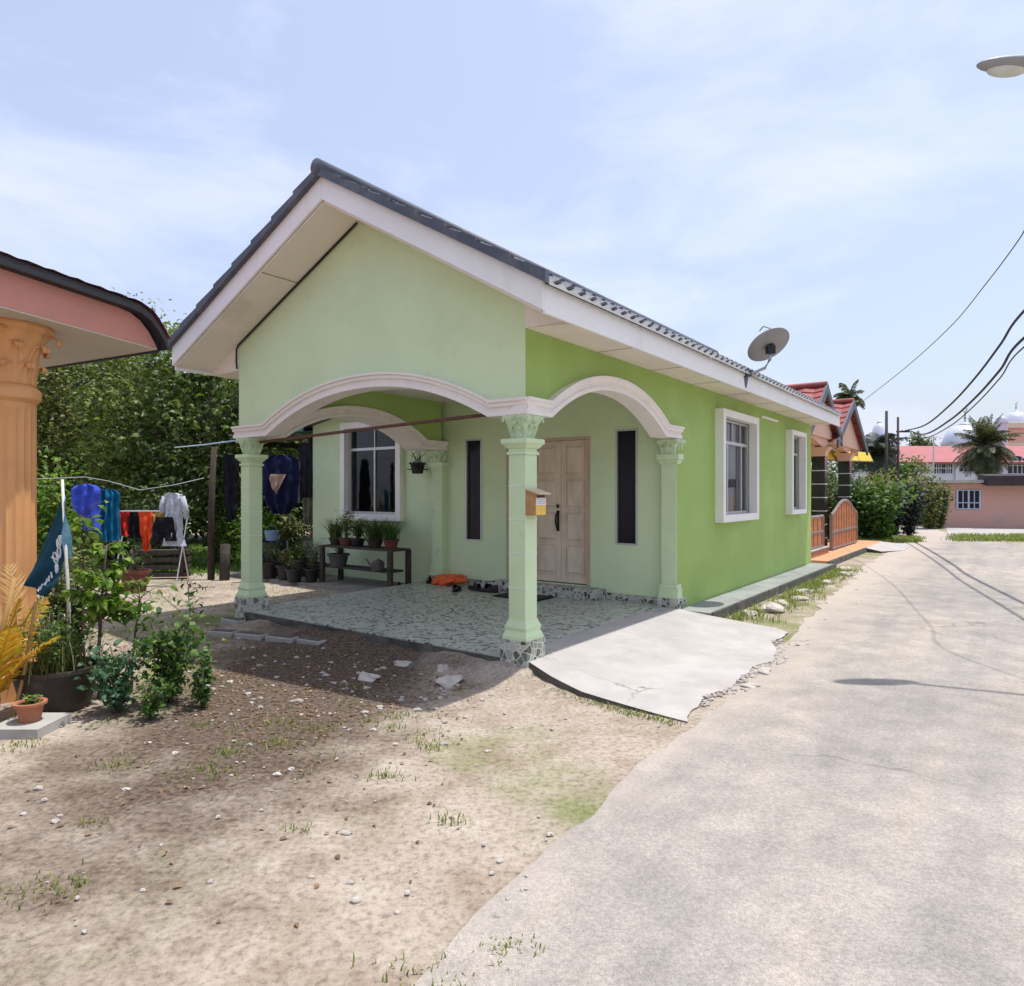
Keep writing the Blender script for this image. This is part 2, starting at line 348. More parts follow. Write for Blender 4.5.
def palm(name, label, x, y, zt, n, length, mat, seed=1, trunk_r=.14, group=None, droop=1.3, ll=.5, dead=4, cat='palm tree', lw=.05, emin=-.25, emax=1.35):
    rn = random.Random(seed); t = thing(name, label, cat, (x, y, 0), 0, group)
    MB().tube([(0, 0, -.1), (.05, 0, zt*.3), (.0, .05, zt*.7), (0, 0, zt)], trunk_r, 10, trunk_r*.75).build('trunk', BARK, t, True)
    fm = MB()
    for k in range(n):
        a = k*2.4+rn.uniform(-.2, .2); el = rn.uniform(emin, emax)
        frond(fm, (0, 0, zt), (math.cos(a)*math.cos(el), math.sin(a)*math.cos(el), math.sin(el)), length*rn.uniform(.8, 1.1), droop*rn.uniform(.8, 1.2), 26, ll, lw, seed*100+k)
    fm.build('crown', mat, t, norm=False)
    return t

# ------------------------------------------------------------ setting: ground, road
def ground_mat():
    m, t, p = base('sandy_soil', .95, .15)
    big = noise(t, .45, 6, .6); mid = noise(t, 2.2, 8, .65); fine = noise(t, 30, 6, .7)
    r = ramp(t, [(.3, (.27, .205, .15)), (.5, (.40, .335, .27)), (.72, (.49, .43, .36))]); t.links.new(mid, r.inputs['Fac'])
    g = ramp(t, [(.52, (0, 0, 0)), (.64, (1, 1, 1))]); t.links.new(big, g.inputs['Fac'])
    c = mixc(t, g.outputs[0], r.outputs[0], (.20, .22, .09))
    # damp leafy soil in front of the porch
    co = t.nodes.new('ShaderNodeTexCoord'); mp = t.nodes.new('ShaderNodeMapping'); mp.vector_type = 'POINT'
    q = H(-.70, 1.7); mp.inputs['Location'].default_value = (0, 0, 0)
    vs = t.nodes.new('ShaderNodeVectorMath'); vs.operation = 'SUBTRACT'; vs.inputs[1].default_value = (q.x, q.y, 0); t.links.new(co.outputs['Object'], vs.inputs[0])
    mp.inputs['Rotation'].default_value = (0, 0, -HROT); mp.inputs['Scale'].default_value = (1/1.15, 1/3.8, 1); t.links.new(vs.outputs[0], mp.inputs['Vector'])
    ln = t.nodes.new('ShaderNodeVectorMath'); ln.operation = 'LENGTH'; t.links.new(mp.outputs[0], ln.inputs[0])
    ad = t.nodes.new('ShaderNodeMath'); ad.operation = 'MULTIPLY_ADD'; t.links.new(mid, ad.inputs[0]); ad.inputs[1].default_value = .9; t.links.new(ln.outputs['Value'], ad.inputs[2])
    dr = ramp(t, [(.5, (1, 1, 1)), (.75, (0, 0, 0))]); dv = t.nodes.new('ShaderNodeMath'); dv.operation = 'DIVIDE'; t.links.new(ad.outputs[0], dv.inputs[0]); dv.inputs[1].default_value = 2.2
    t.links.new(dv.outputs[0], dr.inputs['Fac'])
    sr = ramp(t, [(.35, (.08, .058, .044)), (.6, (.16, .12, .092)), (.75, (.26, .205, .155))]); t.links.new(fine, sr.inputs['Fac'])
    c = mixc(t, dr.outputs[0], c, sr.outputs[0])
    fr = ramp(t, [(.35, (.6, .58, .56)), (.5, (.95, .95, .95)), (.68, (1.15, 1.15, 1.15))]); t.links.new(fine, fr.inputs['Fac']); c = mixc(t, 1.0, c, fr.outputs[0], 'MULTIPLY')
    t.links.new(c, p.inputs['Base Color'])
    b1 = bump(t, p, fine, .6, .02); b2 = t.nodes.new('ShaderNodeBump'); b2.inputs['Strength'].default_value = .6; b2.inputs['Distance'].default_value = .08; t.links.new(mid, b2.inputs['Height']); t.links.new(b2.outputs[0], b1.inputs['Normal'])
    return m
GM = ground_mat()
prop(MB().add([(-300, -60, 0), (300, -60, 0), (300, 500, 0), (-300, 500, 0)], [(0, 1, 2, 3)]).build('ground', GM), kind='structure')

VEDGE = (P0.x*HV.x+P0.y*HV.y)-1.45   # lane edge in rotated world coordinates
def road_mat():
    m, t, p = base('dusty_pale_road', .9, .2)
    a = noise(t, .35, 6, .6); b = noise(t, 3, 8, .65); f = noise(t, 60, 5, .8)
    r = ramp(t, [(.32, (.32, .295, .27)), (.52, (.375, .345, .312)), (.68, (.43, .385, .335))]); t.links.new(a, r.inputs['Fac'])
    r2 = ramp(t, [(.4, (.84, .84, .84)), (.65, (1.1, 1.08, 1.06))]); t.links.new(b, r2.inputs['Fac'])
    r3 = ramp(t, [(.35, (.72, .72, .72)), (.65, (1.16, 1.16, 1.16))]); t.links.new(f, r3.inputs['Fac'])
    c = mixc(t, 1.0, r.outputs[0], r2.outputs[0], 'MULTIPLY'); c = mixc(t, 1.0, c, r3.outputs[0], 'MULTIPLY')
    # tyre tracks and dust bands running along the lane
    tr_ = t.nodes.new('ShaderNodeTexCoord'); mpp = t.nodes.new('ShaderNodeMapping'); mpp.inputs['Rotation'].default_value = (0, 0, -HROT); mpp.inputs['Scale'].default_value = (.18, 1.5, 1)
    vr = t.nodes.new('ShaderNodeVectorRotate'); vr.rotation_type = 'Z_AXIS'; vr.inputs['Angle'].default_value = -HROT; t.links.new(tr_.outputs['Object'], vr.inputs['Vector'])
    vm = t.nodes.new('ShaderNodeVectorMath'); vm.operation = 'MULTIPLY'; vm.inputs[1].default_value = (.16, 1.3, 1); t.links.new(vr.outputs[0], vm.inputs[0])
    n4 = nd(t, 'ShaderNodeTexNoise'); n4.inputs['Scale'].default_value = 1.6; n4.inputs['Detail'].default_value = 7; n4.inputs['Roughness'].default_value = .6; t.links.new(vm.outputs[0], n4.inputs['Vector'])
    r4 = ramp(t, [(.35, (.86, .86, .87)), (.5, (1, 1, 1)), (.66, (1.12, 1.08, 1.02))]); t.links.new(n4.outputs['Fac'], r4.inputs['Fac']); c = mixc(t, 1.0, c, r4.outputs[0], 'MULTIPLY')
    n5 = noise(t, 170, 3, .7); r5 = ramp(t, [(.36, (.74, .74, .74)), (.5, (1, 1, 1)), (.66, (1.14, 1.13, 1.11))]); t.links.new(n5, r5.inputs['Fac']); c = mixc(t, 1.0, c, r5.outputs[0], 'MULTIPLY')
    n6 = noise(t, .9, 9, .72); r6 = ramp(t, [(.62, (0, 0, 0)), (.70, (.6, .6, .6))]); t.links.new(n6, r6.inputs['Fac']); c = mixc(t, r6.outputs[0], c, (.22, .205, .195))
    sx = t.nodes.new('ShaderNodeSeparateXYZ'); t.links.new(vr.outputs[0], sx.inputs[0])   # sand washed over the left edge
    ma = t.nodes.new('ShaderNodeMath'); ma.operation = 'MULTIPLY_ADD'; ma.inputs[1].default_value = 1.6; t.links.new(noise(t, 1.3, 7, .65), ma.inputs[0]); t.links.new(sx.outputs[1], ma.inputs[2])
    mr = t.nodes.new('ShaderNodeMapRange'); mr.inputs['From Min'].default_value = VEDGE-.10+.8-.35; mr.inputs['From Max'].default_value = VEDGE+.65+.8-.35; t.links.new(ma.outputs[0], mr.inputs['Value'])
    c = mixc(t, mr.outputs[0], c, (.43, .37, .32))
    # cracks
    co = t.nodes.new('ShaderNodeTexCoord'); nv = nd(t, 'ShaderNodeTexNoise'); nv.inputs['Scale'].default_value = 1.5; nv.inputs['Detail'].default_value = 6
    t.links.new(co.outputs['Object'], nv.inputs['Vector']); va = t.nodes.new('ShaderNodeVectorMath'); va.operation = 'MULTIPLY_ADD'; va.inputs[1].default_value = (.9, .9, .9)
    t.links.new(nv.outputs['Color'], va.inputs[0]); t.links.new(co.outputs['Object'], va.inputs[2])
    vo = nd(t, 'ShaderNodeTexVoronoi'); vo.feature = 'DISTANCE_TO_EDGE'; vo.inputs['Scale'].default_value = .38; t.links.new(va.outputs[0], vo.inputs['Vector'])
    cr_ = ramp(t, [(.002, (1, 1, 1)), (.007, (0, 0, 0))]); t.links.new(vo.outputs['Distance'], cr_.inputs['Fac'])
    mk = ramp(t, [(.5, (0, 0, 0)), (.62, (.75, .75, .75))]); t.links.new(noise(t, .6, 3), mk.inputs['Fac']); cm = mixc(t, 1.0, cr_.outputs[0], mk.outputs[0], 'MULTIPLY')
    c = mixc(t, cm, c, (.16, .14, .125)); t.links.new(c, p.inputs['Base Color'])
    bump(t, p, f, .35, .006); return m
ROADM = road_mat()
# left edge of the lane in house coords (u, v), right edge beyond
le = [(-7, -1.9), (-3, -1.7), (-.6, -1.55), (.4, -1.5), (1.6, -1.45), (2.7, -1.38), (4, -1.25), (6, -1.1), (8.5, -1.0), (11, -.75), (14, -.72), (17.5, -.6), (20, -.65), (23, -.45), (26, -.1), (28.5, .9), (31, 2.6), (34, 5)]
re_ = [(-7, -8.2), (0, -7.4), (6, -6.6), (12, -5.6), (17, -4.2), (21, -3.0), (24, -1.8), (27, -.95), (30, -.6), (33, -.3), (38, 1)]
def edge_noise(pts, amp, sd):
    rn = random.Random(sd); o = []
    for (a, b), (c, d) in zip(pts, pts[1:]):
        n = max(2, int(abs(c-a)/.22))
        for i in range(n): f = i/n; o.append((a+(c-a)*f, b+(d-b)*f+rn.gauss(0, amp)))
    o.append(pts[-1]); return o
LE = edge_noise(le, .035, 3); RE = edge_noise(re_, .06, 4)
def resample(pts, n):
    P = np.array(pts); d = np.r_[0, np.cumsum(np.linalg.norm(np.diff(P, axis=0), axis=1))]; s = np.linspace(0, d[-1], n)
    return np.c_[np.interp(s, d, P[:, 0]), np.interp(s, d, P[:, 1])]
a_, b_ = resample(LE, 300), resample(RE, 300); mb = MB(); vs = []
for (u0, v0), (u1, v1) in zip(a_, b_): vs += [H(u0, v0, .006), H(u1, v1, .006)]
mb.add(vs, [(2*i, 2*i+1, 2*i+3, 2*i+2) for i in range(299)])
prop(mb.build('road', ROADM, norm=False), kind='structure')
# far yard apron in front of the pink house
mb = MB(); pa = [at(948, 534.5, 24.6), at(1090, 538, 22.4), at(1090, 528, 29), at(945, 526, 30.8)]
mb.add([(q.x, q.y, .014) for q in pa], [(0, 1, 2, 3)]); prop(mb.build('concrete_yard', CONC, norm=False), kind='structure')

# driveway slab
def g_uv(a, b, d): return H(a, b, d)
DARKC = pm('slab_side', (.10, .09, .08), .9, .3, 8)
def slope_slab(name, poly, z_in, z_out, v_in, v_out, m):
    zz = lambda v: z_out+(z_in-z_out)*(1-min(1, max(0, (v-v_in)/(v_out-v_in))))**1.5
    n = len(poly); mb = MB(); mb.add([H(u, v, zz(v)) for u, v in poly]+[H(u, v, -.05) for u, v in poly], [tuple(range(n))]); mb.mat(1).add([H(u, v, zz(v)) for u, v in poly]+[H(u, v, -.05) for u, v in poly], [(i, (i+1) % n, n+(i+1) % n, n+i) for i in range(n)])
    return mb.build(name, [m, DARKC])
rn = random.Random(11)
edge = []
for i in range(90):
    f = i/89; edge.append((-.32+3.42*f, -1.52+.16*f+.06*math.sin(f*9)+.05*math.sin(f*17)*math.sin(f*3.1)+.018*math.sin(f*41)+rn.gauss(0, .004)))
DRIV = pm('pale_driveway_concrete', (.42, .395, .375), .88, .12, 2.2, bmp=.4, bsc=60, dirt=(.345, .315, .29), dsc=3.5, dlo=.48, dhi=.8)
def add_cracks(m, sc_, col, w0=.003, w1=.009, thr=.45):
    t = m.node_tree; p = t.nodes['Principled BSDF']; src = p.inputs['Base Color'].links[0].from_socket
    co = t.nodes.new('ShaderNodeTexCoord'); nv = nd(t, 'ShaderNodeTexNoise'); nv.inputs['Scale'].default_value = 3; nv.inputs['Detail'].default_value = 7; t.links.new(co.outputs['Object'], nv.inputs['Vector'])
    va = t.nodes.new('ShaderNodeVectorMath'); va.operation = 'MULTIPLY_ADD'; va.inputs[1].default_value = (.35, .35, .35); t.links.new(nv.outputs['Color'], va.inputs[0]); t.links.new(co.outputs['Object'], va.inputs[2])
    vo = nd(t, 'ShaderNodeTexVoronoi'); vo.feature = 'DISTANCE_TO_EDGE'; vo.inputs['Scale'].default_value = sc_; t.links.new(va.outputs[0], vo.inputs['Vector'])
    c1 = ramp(t, [(w0, (1, 1, 1)), (w1, (0, 0, 0))]); t.links.new(vo.outputs['Distance'], c1.inputs['Fac']); mk = ramp(t, [(thr, (0, 0, 0)), (thr+.12, (.9, .9, .9))]); t.links.new(noise(t, 1.1, 3), mk.inputs['Fac'])
    t.links.new(mixc(t, mixc(t, 1.0, c1.outputs[0], mk.outputs[0], 'MULTIPLY'), src, col), p.inputs['Base Color'])
add_cracks(DRIV, .8, (.17, .15, .13), .002, .006, .52)
EU = np.array([e[0] for e in edge]); EV = np.array([e[1] for e in edge])
def drive_pt(i, j):
    v = .219+(-1.5-.219)*j; uL = float(np.interp(-v, [-.219, .06, .36, .7, 1.5], [.12, -.02, -.16, -.28, -.33])); u = uL+(3.125-uL)*i
    ve = float(np.interp(u, EU, EV)) if u < 3.0 else float(np.interp(u, [3.0, 3.125], [np.interp(3.0, EU, EV), -1.15]))
    if v < 0: v = ve*(v/-1.5)
    f = min(1, max(0, -v/1.5)); z = .010+.114*(1-f)**1.5+.004*math.sin(u*3.1+v*2)*f*(1-f)*4
    return u, v, z
nI, nJ = 120, 30; mb = MB(); mb.grid(nI, nJ, lambda i, j: H(*drive_pt(i, j)))
mb.mat(1); rim = [(k/nI, 1) for k in range(nI+1)]; rim2 = [(0, k/nJ) for k in range(nJ+1)]
for rr_ in (rim, rim2):
    P_ = [drive_pt(*q) for q in rr_]; mb.add([H(*p) for p in P_]+[H(p[0], p[1], -.05) for p in P_], [(k, k+1, len(P_)+k+1, len(P_)+k) for k in range(len(P_)-1)])
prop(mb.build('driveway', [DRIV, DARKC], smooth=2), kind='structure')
# earth banked up against the porch edge and the slab side
def bank_pt(i, j):
    v = 3.95-5.1*i; e = -.052 if v > .25 else (-.06 if v > -.06 else float(np.interp(-v, [.06, .36, .7, 1.5], [-.03, -.17, -.29, -.34])))
    hh = (.075+.022*math.sin(v*3.3)+.014*math.sin(v*9.1+1))*min(1, max(0.0, (4.0-v)*3)) if v > -.1 else max(0, .04*(1+v/1.0))
    return (e+.01-.55*j, v, hh*(1-j)**1.8-.004*j+.004*math.sin(v*31+j*17)*(1-j))
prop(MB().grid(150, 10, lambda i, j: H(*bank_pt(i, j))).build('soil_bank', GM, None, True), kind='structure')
# strip beside the wall
mb = MB(g_uv); mb.box(3.146, 9.9, -.42, -.002, .0, .108); prop(mb.build('concrete_apron', pm('apron_concrete', (.27, .285, .27), .85, .14, 2, bmp=.3, bsc=40, dirt=(.16, .17, .15), dsc=3), bevel=.008), kind='structure')
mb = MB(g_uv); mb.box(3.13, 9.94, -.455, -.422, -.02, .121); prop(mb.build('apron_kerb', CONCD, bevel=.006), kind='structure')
# paved strip left of the porch, in front of the window wall
mb = MB(g_uv); mb.box(2.25, 3.24, 4.18, 8.4, -.02, .05); prop(mb.build('concrete_path', pm('path_concrete', (.26, .24, .21), .9, .2, 2, bmp=.4, bsc=30, dirt=(.12, .11, .09), dsc=3)), kind='structure')
# neighbour's tiled forecourt
mb = MB(g_uv); mb.box(10.3, 17.4, -.22, 3.4, -.02, .125); prop(mb.build('orange_tiled_forecourt', OTILE, bevel=.01), kind='structure')
prop(slope_slab('forecourt_ramp', [(14.62, -.222), (17.4, -.222), (17.8, -.95), (15.6, -.95), (14.5, -.6)], .112, .012, -.22, -.95, DRIV), kind='structure')
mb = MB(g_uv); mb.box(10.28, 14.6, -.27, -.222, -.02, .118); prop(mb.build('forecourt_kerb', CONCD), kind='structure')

# ------------------------------------------------------------ the green house
house = thing('bungalow', 'pale and leaf green bungalow with white arches over a tiled corner porch', 'house', P0, HROT)
ZR = lambda v: 4.5-(2.0-v)*.576 if v < 2 else 4.5-(v-2.0)*.458
def archz(x): return 1-abs(min(1, abs(x)))**2.15
FA = lambda v: 2.165+.39*archz((v-1.96)/1.6)
RA = lambda u: 2.165+.36*archz((u-1.53)/1.2)
N = 40
gF = lambda a, b, d: (d, a, b)           # plane facing -u : a=v b=z d=u
gR = lambda a, b, d: (a, d, b)           # plane facing -v : a=u b=z d=v
# gable wall
poly = [(4.157, 2.165), (4.157, ZR(4.157)-.1), (2.0, ZR(2)-.1), (.003, ZR(0)-.1), (.003, 2.165), (.36, 2.165)]
poly += [(v, FA(v)) for v in np.linspace(.37, 3.55, N)]
wall = MB().prism(poly, gF, 0, .15).build('gable_wall', PALE, house)
# porch side over right arch
def side(v0, v1, name):
    pl = [(.004, 2.165), (.33, 2.165)]+[(u, RA(u)) for u in np.linspace(.34, 2.72, N)]+[(2.73, 2.165), (3.152, 2.165), (3.152, 3.0), (.004, 3.0)]
    return MB().prism(pl, gR, v0, v1).build(name, GRN, house)
side(0, .15, 'porch_side_wall'); side(3.79, 4.15, 'porch_side_wall')
def cells(mb, a0, a1, z0, z1, holes, g, d0, d1):
    A = sorted({a0, a1, *[h[0] for h in holes], *[h[1] for h in holes]}); Z = sorted({z0, z1, *[h[2] for h in holes], *[h[3] for h in holes]})
    for i in range(len(A)-1):
        for j in range(len(Z)-1):
            am, zm = (A[i]+A[i+1])/2, (Z[j]+Z[j+1])/2
            if any(h[0] < am < h[1] and h[2] < zm < h[3] for h in holes): continue
            mb.prism([(A[i], Z[j]), (A[i+1], Z[j]), (A[i+1], Z[j+1]), (A[i], Z[j+1])], g, d0, d1)
W1 = (4.53, 5.92, 1.20, 2.54); W2 = (8.06, 8.93, 1.20, 2.54)
mb = MB(); cells(mb, 3.152, 9.87, -.03, 3.0, [W1, W2], gR, 0, .15); mb.build('side_wall', GRN, house)
WF = (4.80, 6.05, 1.15, 2.60); DR = (1.25, 2.62, .27, 2.25); SR = (.59, .85, .86, 2.29); SL = (3.10, 3.37, .81, 2.28)
mb = MB(); cells(mb, .15, 7.03, -.03, 3.0, [WF, DR, SR, SL], gF, 3.25, 3.4); mb.build('front_wall', PALE, house)
mb = MB(); mb.box(9.72, 9.868, .15, 7.03, -.03, 3.0); mb.box(3.4, 9.72, 6.88, 7.03, -.03, 3.0); mb.build('rear_wall', PALE, house)
MB().box(3.4, 9.72, .15, 6.88, .0, .1).build('inner_floor', CONC, house)
mb = MB(); mb.box(.15, 3.25, .15, 3.79, 2.885, 2.90); mb.box(3.4, 9.72, .15, 6.88, 2.885, 2.90); mb.build('ceiling', SOFF, house)
fl = MB().box(-.03, 3.25, .222, 4.12, -.03, .13).build('porch_floor', TILEF, house)
MB().box(-.05, -.031, .226, 3.95, -.03, .117).build('floor_edge', CONCD, house)
mb = MB(); mb.box(3.225, 3.248, .2, 1.0, .13, .215); mb.box(3.225, 3.248, 2.72, 3.75, .13, .215); mb.box(3.0, 3.248, 1.02, 2.70, .13, .262); mb.build('skirting_tiles', TILEB, house)
MB().box(3.148, 3.4, -.012, .14, .1, .24).build('corner_tiles', TILEB, house)
# mouldings
def sweep(path, prof, g, flip=1):
    P = [Vector((a, b)) for a, b in path]; n = len(P); mb = MB(); vs = []
    for i in range(n):
        d0 = (P[i]-P[i-1]).normalized() if i else None; d1 = (P[i+1]-P[i]).normalized() if i < n-1 else None
        d0 = d0 or d1; d1 = d1 or d0
        nn = (Vector((-d0.y, d0.x))+Vector((-d1.y, d1.x))).normalized()*flip
        k = 1/max(.5, nn.dot(Vector((-d1.y, d1.x))*flip))
        for t, d in prof: q = P[i]+nn*t*k; vs.append(g(q.x, q.y, d))
    m = len(prof); mb.add(vs, [(i*m+j, i*m+(j+1) % m, (i+1)*m+(j+1) % m, (i+1)*m+j) for i in range(n-1) for j in range(m)]+[tuple(range(m)), tuple((n-1)*m+j for j in range(m))])
    return mb
prof = [(-.018, .157), (-.018, -.045), (.02, -.045), (.028, -.03), (.052, -.03), (.06, -.055), (.088, -.055), (.096, -.075), (.118, -.075), (.118, 0.02)]
pathF = [(4.21, 2.165)]+[(v, FA(v)) for v in np.linspace(3.56, .36, N)]+[(-.05, 2.165)]
sweep(pathF, prof, gF, -1).build('arch_trim', TRIM, house, 2)
pathR = [(-.05, 2.168)]+[(u, RA(u)+.003) for u in np.linspace(.33, 2.73, N)]+[(3.2, 2.168)]
sweep(pathR, prof, gR, 1).build('arch_trim', TRIM, house, 2)
prof2 = [(t, 3.79+(d if d < .1 else .357)) for t, d in prof]
pathL = [(.16, 2.168)]+[(u, RA(u)+.003) for u in np.linspace(.33, 2.73, N)]+[(3.24, 2.168)]
sweep(pathL, prof2, gR, 1).build('arch_trim', TRIM, house, 2)
# columns
def acleaf(mb, cx, cy, ang, r0, r1, z0, z1, w, curl=.35):
    ca, sa = math.cos(ang), math.sin(ang)
    def fn(i, j):
        t = i*1.3; q = i*2-0; s_ = j*2-1
        if t <= 1: rr = r0+(r1-r0)*t**2.3; zz = z0+(z1-z0)*math.sin(t*math.pi/2)
        else: a = (t-1)/.3*2.4; k = (r1-r0)*curl; rr = r1+k*math.sin(a)*.8; zz = z1-k*(1-math.cos(a))*.9
        lw = w*(1-.35*min(t, 1)**2)*(1+.14*math.sin(t*17))*(1 if t < 1 else max(.25, 1-(t-1)*2)); rr += -.30*w*s_*s_+.10*w*math.cos(s_*9)
        return (cx+rr*ca-s_*lw*sa, cy+rr*sa+s_*lw*ca, zz)
    mb.grid(18, 12, fn)
def capital_mesh(mb, cx, cy, z0, z1, h0, h1):
    def sq(t): return 1/max(abs(math.cos(t)), abs(math.sin(t)))
    seg = 64; rings = 14; vs = []; fs = []
    for i in range(rings):
        f = i/(rings-1); hh = h0+(h1-h0)*(f**1.9)
        for k in range(seg):
            t = 2*math.pi*k/seg; q = min(sq(t), 1.36)
            leaf = .07*math.sin(f*math.pi)*abs(math.cos(4*t))+.05*math.sin(f*2*math.pi)*math.cos(8*t)
            if f > .62: leaf += .10*abs(math.sin(2*t))**6*math.sin((f-.62)/.38*math.pi)
            r = hh*q*(1+leaf); vs.append((cx+r*math.cos(t), cy+r*math.sin(t), z0+(z1-z0)*f))
    for i in range(rings-1):
        for k in range(seg): fs.append((i*seg+k, i*seg+(k+1) % seg, (i+1)*seg+(k+1) % seg, (i+1)*seg+k))
    fs.append(tuple((rings-1)*seg+k for k in range(seg))); mb.add(vs, fs)
    for a in range(4):
        t = math.pi/4+a*math.pi/2; hz = z1-z0
        acleaf(mb, cx, cy, t, h0*1.22, h1*1.22, z0+.01, z1-.02, .04, .30)
        acleaf(mb, cx, cy, t-math.pi/4, h0*1.02, h1*.95, z0+.005, z1-.05, .045, .3)
        for q in (-1, 1): acleaf(mb, cx, cy, t+q*.40, h0*1.12, h0*1.12+.035, z0+.003, z0+hz*.52, .026, .5)
def column(cx, cy, z_tile0, tile_h, name='column', s=.085, pil=None, ctop=2.147):
    # pil: (u0,u1,v0,v1) flat pilaster instead of a free column
    mb = MB()
    if pil is None:
        lv = [(.135-.008, .281, .30), (.128, .30, .325), (.118, .325, .36), (.104, .36, .38), (.112, .38, .40), (.108, .40, .415), (s+.012, .415, .45)]
        prev = None
        sh = MB(); sh.frus(cx, cy, .281, .305, .127, .127); sh.frus(cx, cy, .305, .36, .124, .104); sh.frus(cx, cy, .36, .385, .108, .114); sh.frus(cx, cy, .385, .45, .112, s)
        sh.frus(cx, cy, .45, 1.82, s, s); sh.frus(cx, cy, 1.82, 1.845, s+.014, s+.014); sh.frus(cx, cy, 1.845, 1.872, s+.002, s+.002)
        sh.mat(1)
        for z in (1.56, 1.278, .995, .708): sh.frus(cx, cy, z-.006, z+.006, s+.003, s+.003)
        c = sh.build(name, [COLG, COLJ], house, bevel=.002)
        MB().frus(cx, cy, z_tile0, .281, .135, .135).build('column_base', TILEB, c)
        ab = MB(); ab.frus(cx, cy, 1.872, 1.91, s+.012, .128); ab.frus(cx, cy, 1.91, 1.952, .134, .134); ab.build('abacus', COLG, c, bevel=.004)
        cp = MB(); capital_mesh(cp, cx, cy, 1.952, ctop, s-.014, .133); cp.build('capital', CAPG, c, True)
    else:
        u0, u1, v0, v1 = pil; e = lambda k: (u0-k, u1, v0-k, v1+k)
        sh = MB()
        for k, z0, z1 in ((.03, .235, .27), (.022, .27, .33), (.028, .33, .35), (.014, .35, .40), (0, .40, 1.85), (.012, 1.85, 1.87)):
            q = e(k); sh.box(*q, z0, z1)
        sh.mat(1)
        for z in (1.56, 1.278, .995, .708): sh.box(*e(.003), z-.006, z+.006)
        c = sh.build(name, [COLG, COLJ], house, bevel=.002)
        MB().box(*e(.035), .1, .235).build('column_base', TILEB, c)
        ab = MB(); ab.box(*e(.045), 1.90, 1.968); ab.box(*e(.025), 1.87, 1.90); ab.build('abacus', COLG, c, bevel=.005)
        cp = MB(); capital_mesh(cp, (u0+u1)/2, (v0+v1)/2, 1.968, ctop, (v1-v0)/2-.01, (v1-v0)/2+.045); cp.build('capital', CAPG, c, True)
    return c
column(.085, .088, -.03, .28); column(.085, 4.03, -.03, .28)
column(0, 0, 0, 0, 'pilaster', pil=(3.14, 3.25, .004, .20)); column(0, 0, 0, 0, 'pilaster', pil=(3.14, 3.25, 3.77, 3.98))
# roof
def tiled(mb, u0, u1, va, za, vb, zb, wave=.175, amp=.018, step=.36, th=.035, sub=6):
    # from eave (va,za) up to ridge (vb,zb): stepped courses with waves running down the slope
    L_ = math.hypot(vb-va, zb-za); ns = max(1, round(L_/step)); nu = int((u1-u0)/wave*sub); vs = []; fs = []
    rows = []
    for j in range(ns):
        rows += [(j/ns, .03 if j else .012), ((j+1)/ns, .0)]
    sgn = 1 if vb > va else -1; nx, nz = -(zb-za)/L_*sgn, abs(vb-va)/L_
    W_ = nu+1
    for f, lift in rows:
        v = va+(vb-va)*f; z = za+(zb-za)*f
        for i in range(W_):
            u = u0+(u1-u0)*i/nu; ph = (i % sub)/sub; wz = amp*(math.cos(2*math.pi*ph))
            vs.append((u, v+nx*(lift+wz)*sgn, z+nz*(lift+wz)))
    for j in range(len(rows)-1):
        for i in range(nu): fs.append((j*W_+i, j*W_+i+1, (j+1)*W_+i+1, (j+1)*W_+i))
    mb.add(vs, fs)
mb = MB(); tiled(mb, -.53, 10.02, -.545, ZR(-.545)-.0, 2.0, 4.51); tiled(mb, -.53, 10.02, 4.81, ZR(4.81)+.01, 2.0, 4.51)
ro = mb.build('roof', ROOF, house, norm=False); sm = ro.modifiers.new('thick', 'SOLIDIFY'); sm.thickness = .022; sm.offset = -1
mb = MB(); nw_ = 360
mb.grid(360, 1, lambda i, j: (-.49+10.45*i, -.552, ZR(-.545)-.034+j*.030+(.016*math.cos(2*math.pi*i*10.45/.175))*j)); ee = mb.build('eave_edge', pm('pale_grey_sheet_edge', (.46, .47, .46), .6), ro, norm=False); e2 = ee.modifiers.new('t', 'SOLIDIFY'); e2.thickness = .008
mb = MB(); mb.tube([(-.56, 2.0, 4.545), (10.04, 2.0, 4.545)], .075, 12); mb.build('ridge_cap', ROOF, ro, True)
mb = MB(); mb.prism([(7.6, 2.62), (7.6, 2.68), (4.79, 3.17), (4.79, 3.11)], lambda a, b, d: (d, a, b), 2.7, 10.0); mb.build('lean_to_roof', ROOF, house)
# verge tile edging (dark, stepped)
mb = MB()
for a, b in ((-.56, 2.0), (2.0, 4.81)):
    n = 8
    for i in range(n):
        v0, v1 = a+(b-a)*i/n, a+(b-a)*(i+1)/n; lo0, lo1 = (0, .03) if a > 0 else (.03, 0)
        lo0, lo1 = (.0, .03) if a > 0 else (.03, .0)
        mb.prism([(v0, ZR(v0)-.03), (v1, ZR(v1)-.03), (v1, ZR(v1)+.035+lo1), (v0, ZR(v0)+.035+lo0)], gF, -.555, -.50)
mb.build('verge_edge', ROOF, house)
def rake(v0, v1, a, b, d0, d1, mb):
    mb.prism([(v0, ZR(v0)+a), (v1, ZR(v1)+a), (v1, ZR(v1)+b), (v0, ZR(v0)+b)], gF, d0, d1)
mb = MB(); rake(-.5, 2.0, -.24, -.02, -.495, -.465, mb); rake(2.0, 4.75, -.24, -.02, -.495, -.465, mb); mb.build('barge_board', WHITE, house, bevel=.003)
mb = MB(); mb.box(-.463, 10.0, -.5, -.475, 2.805, 3.02); mb.box(-.463, 10.0, 4.725, 4.75, 2.95, 3.2); mb.build('fascia_board', WHITE, house, bevel=.003)
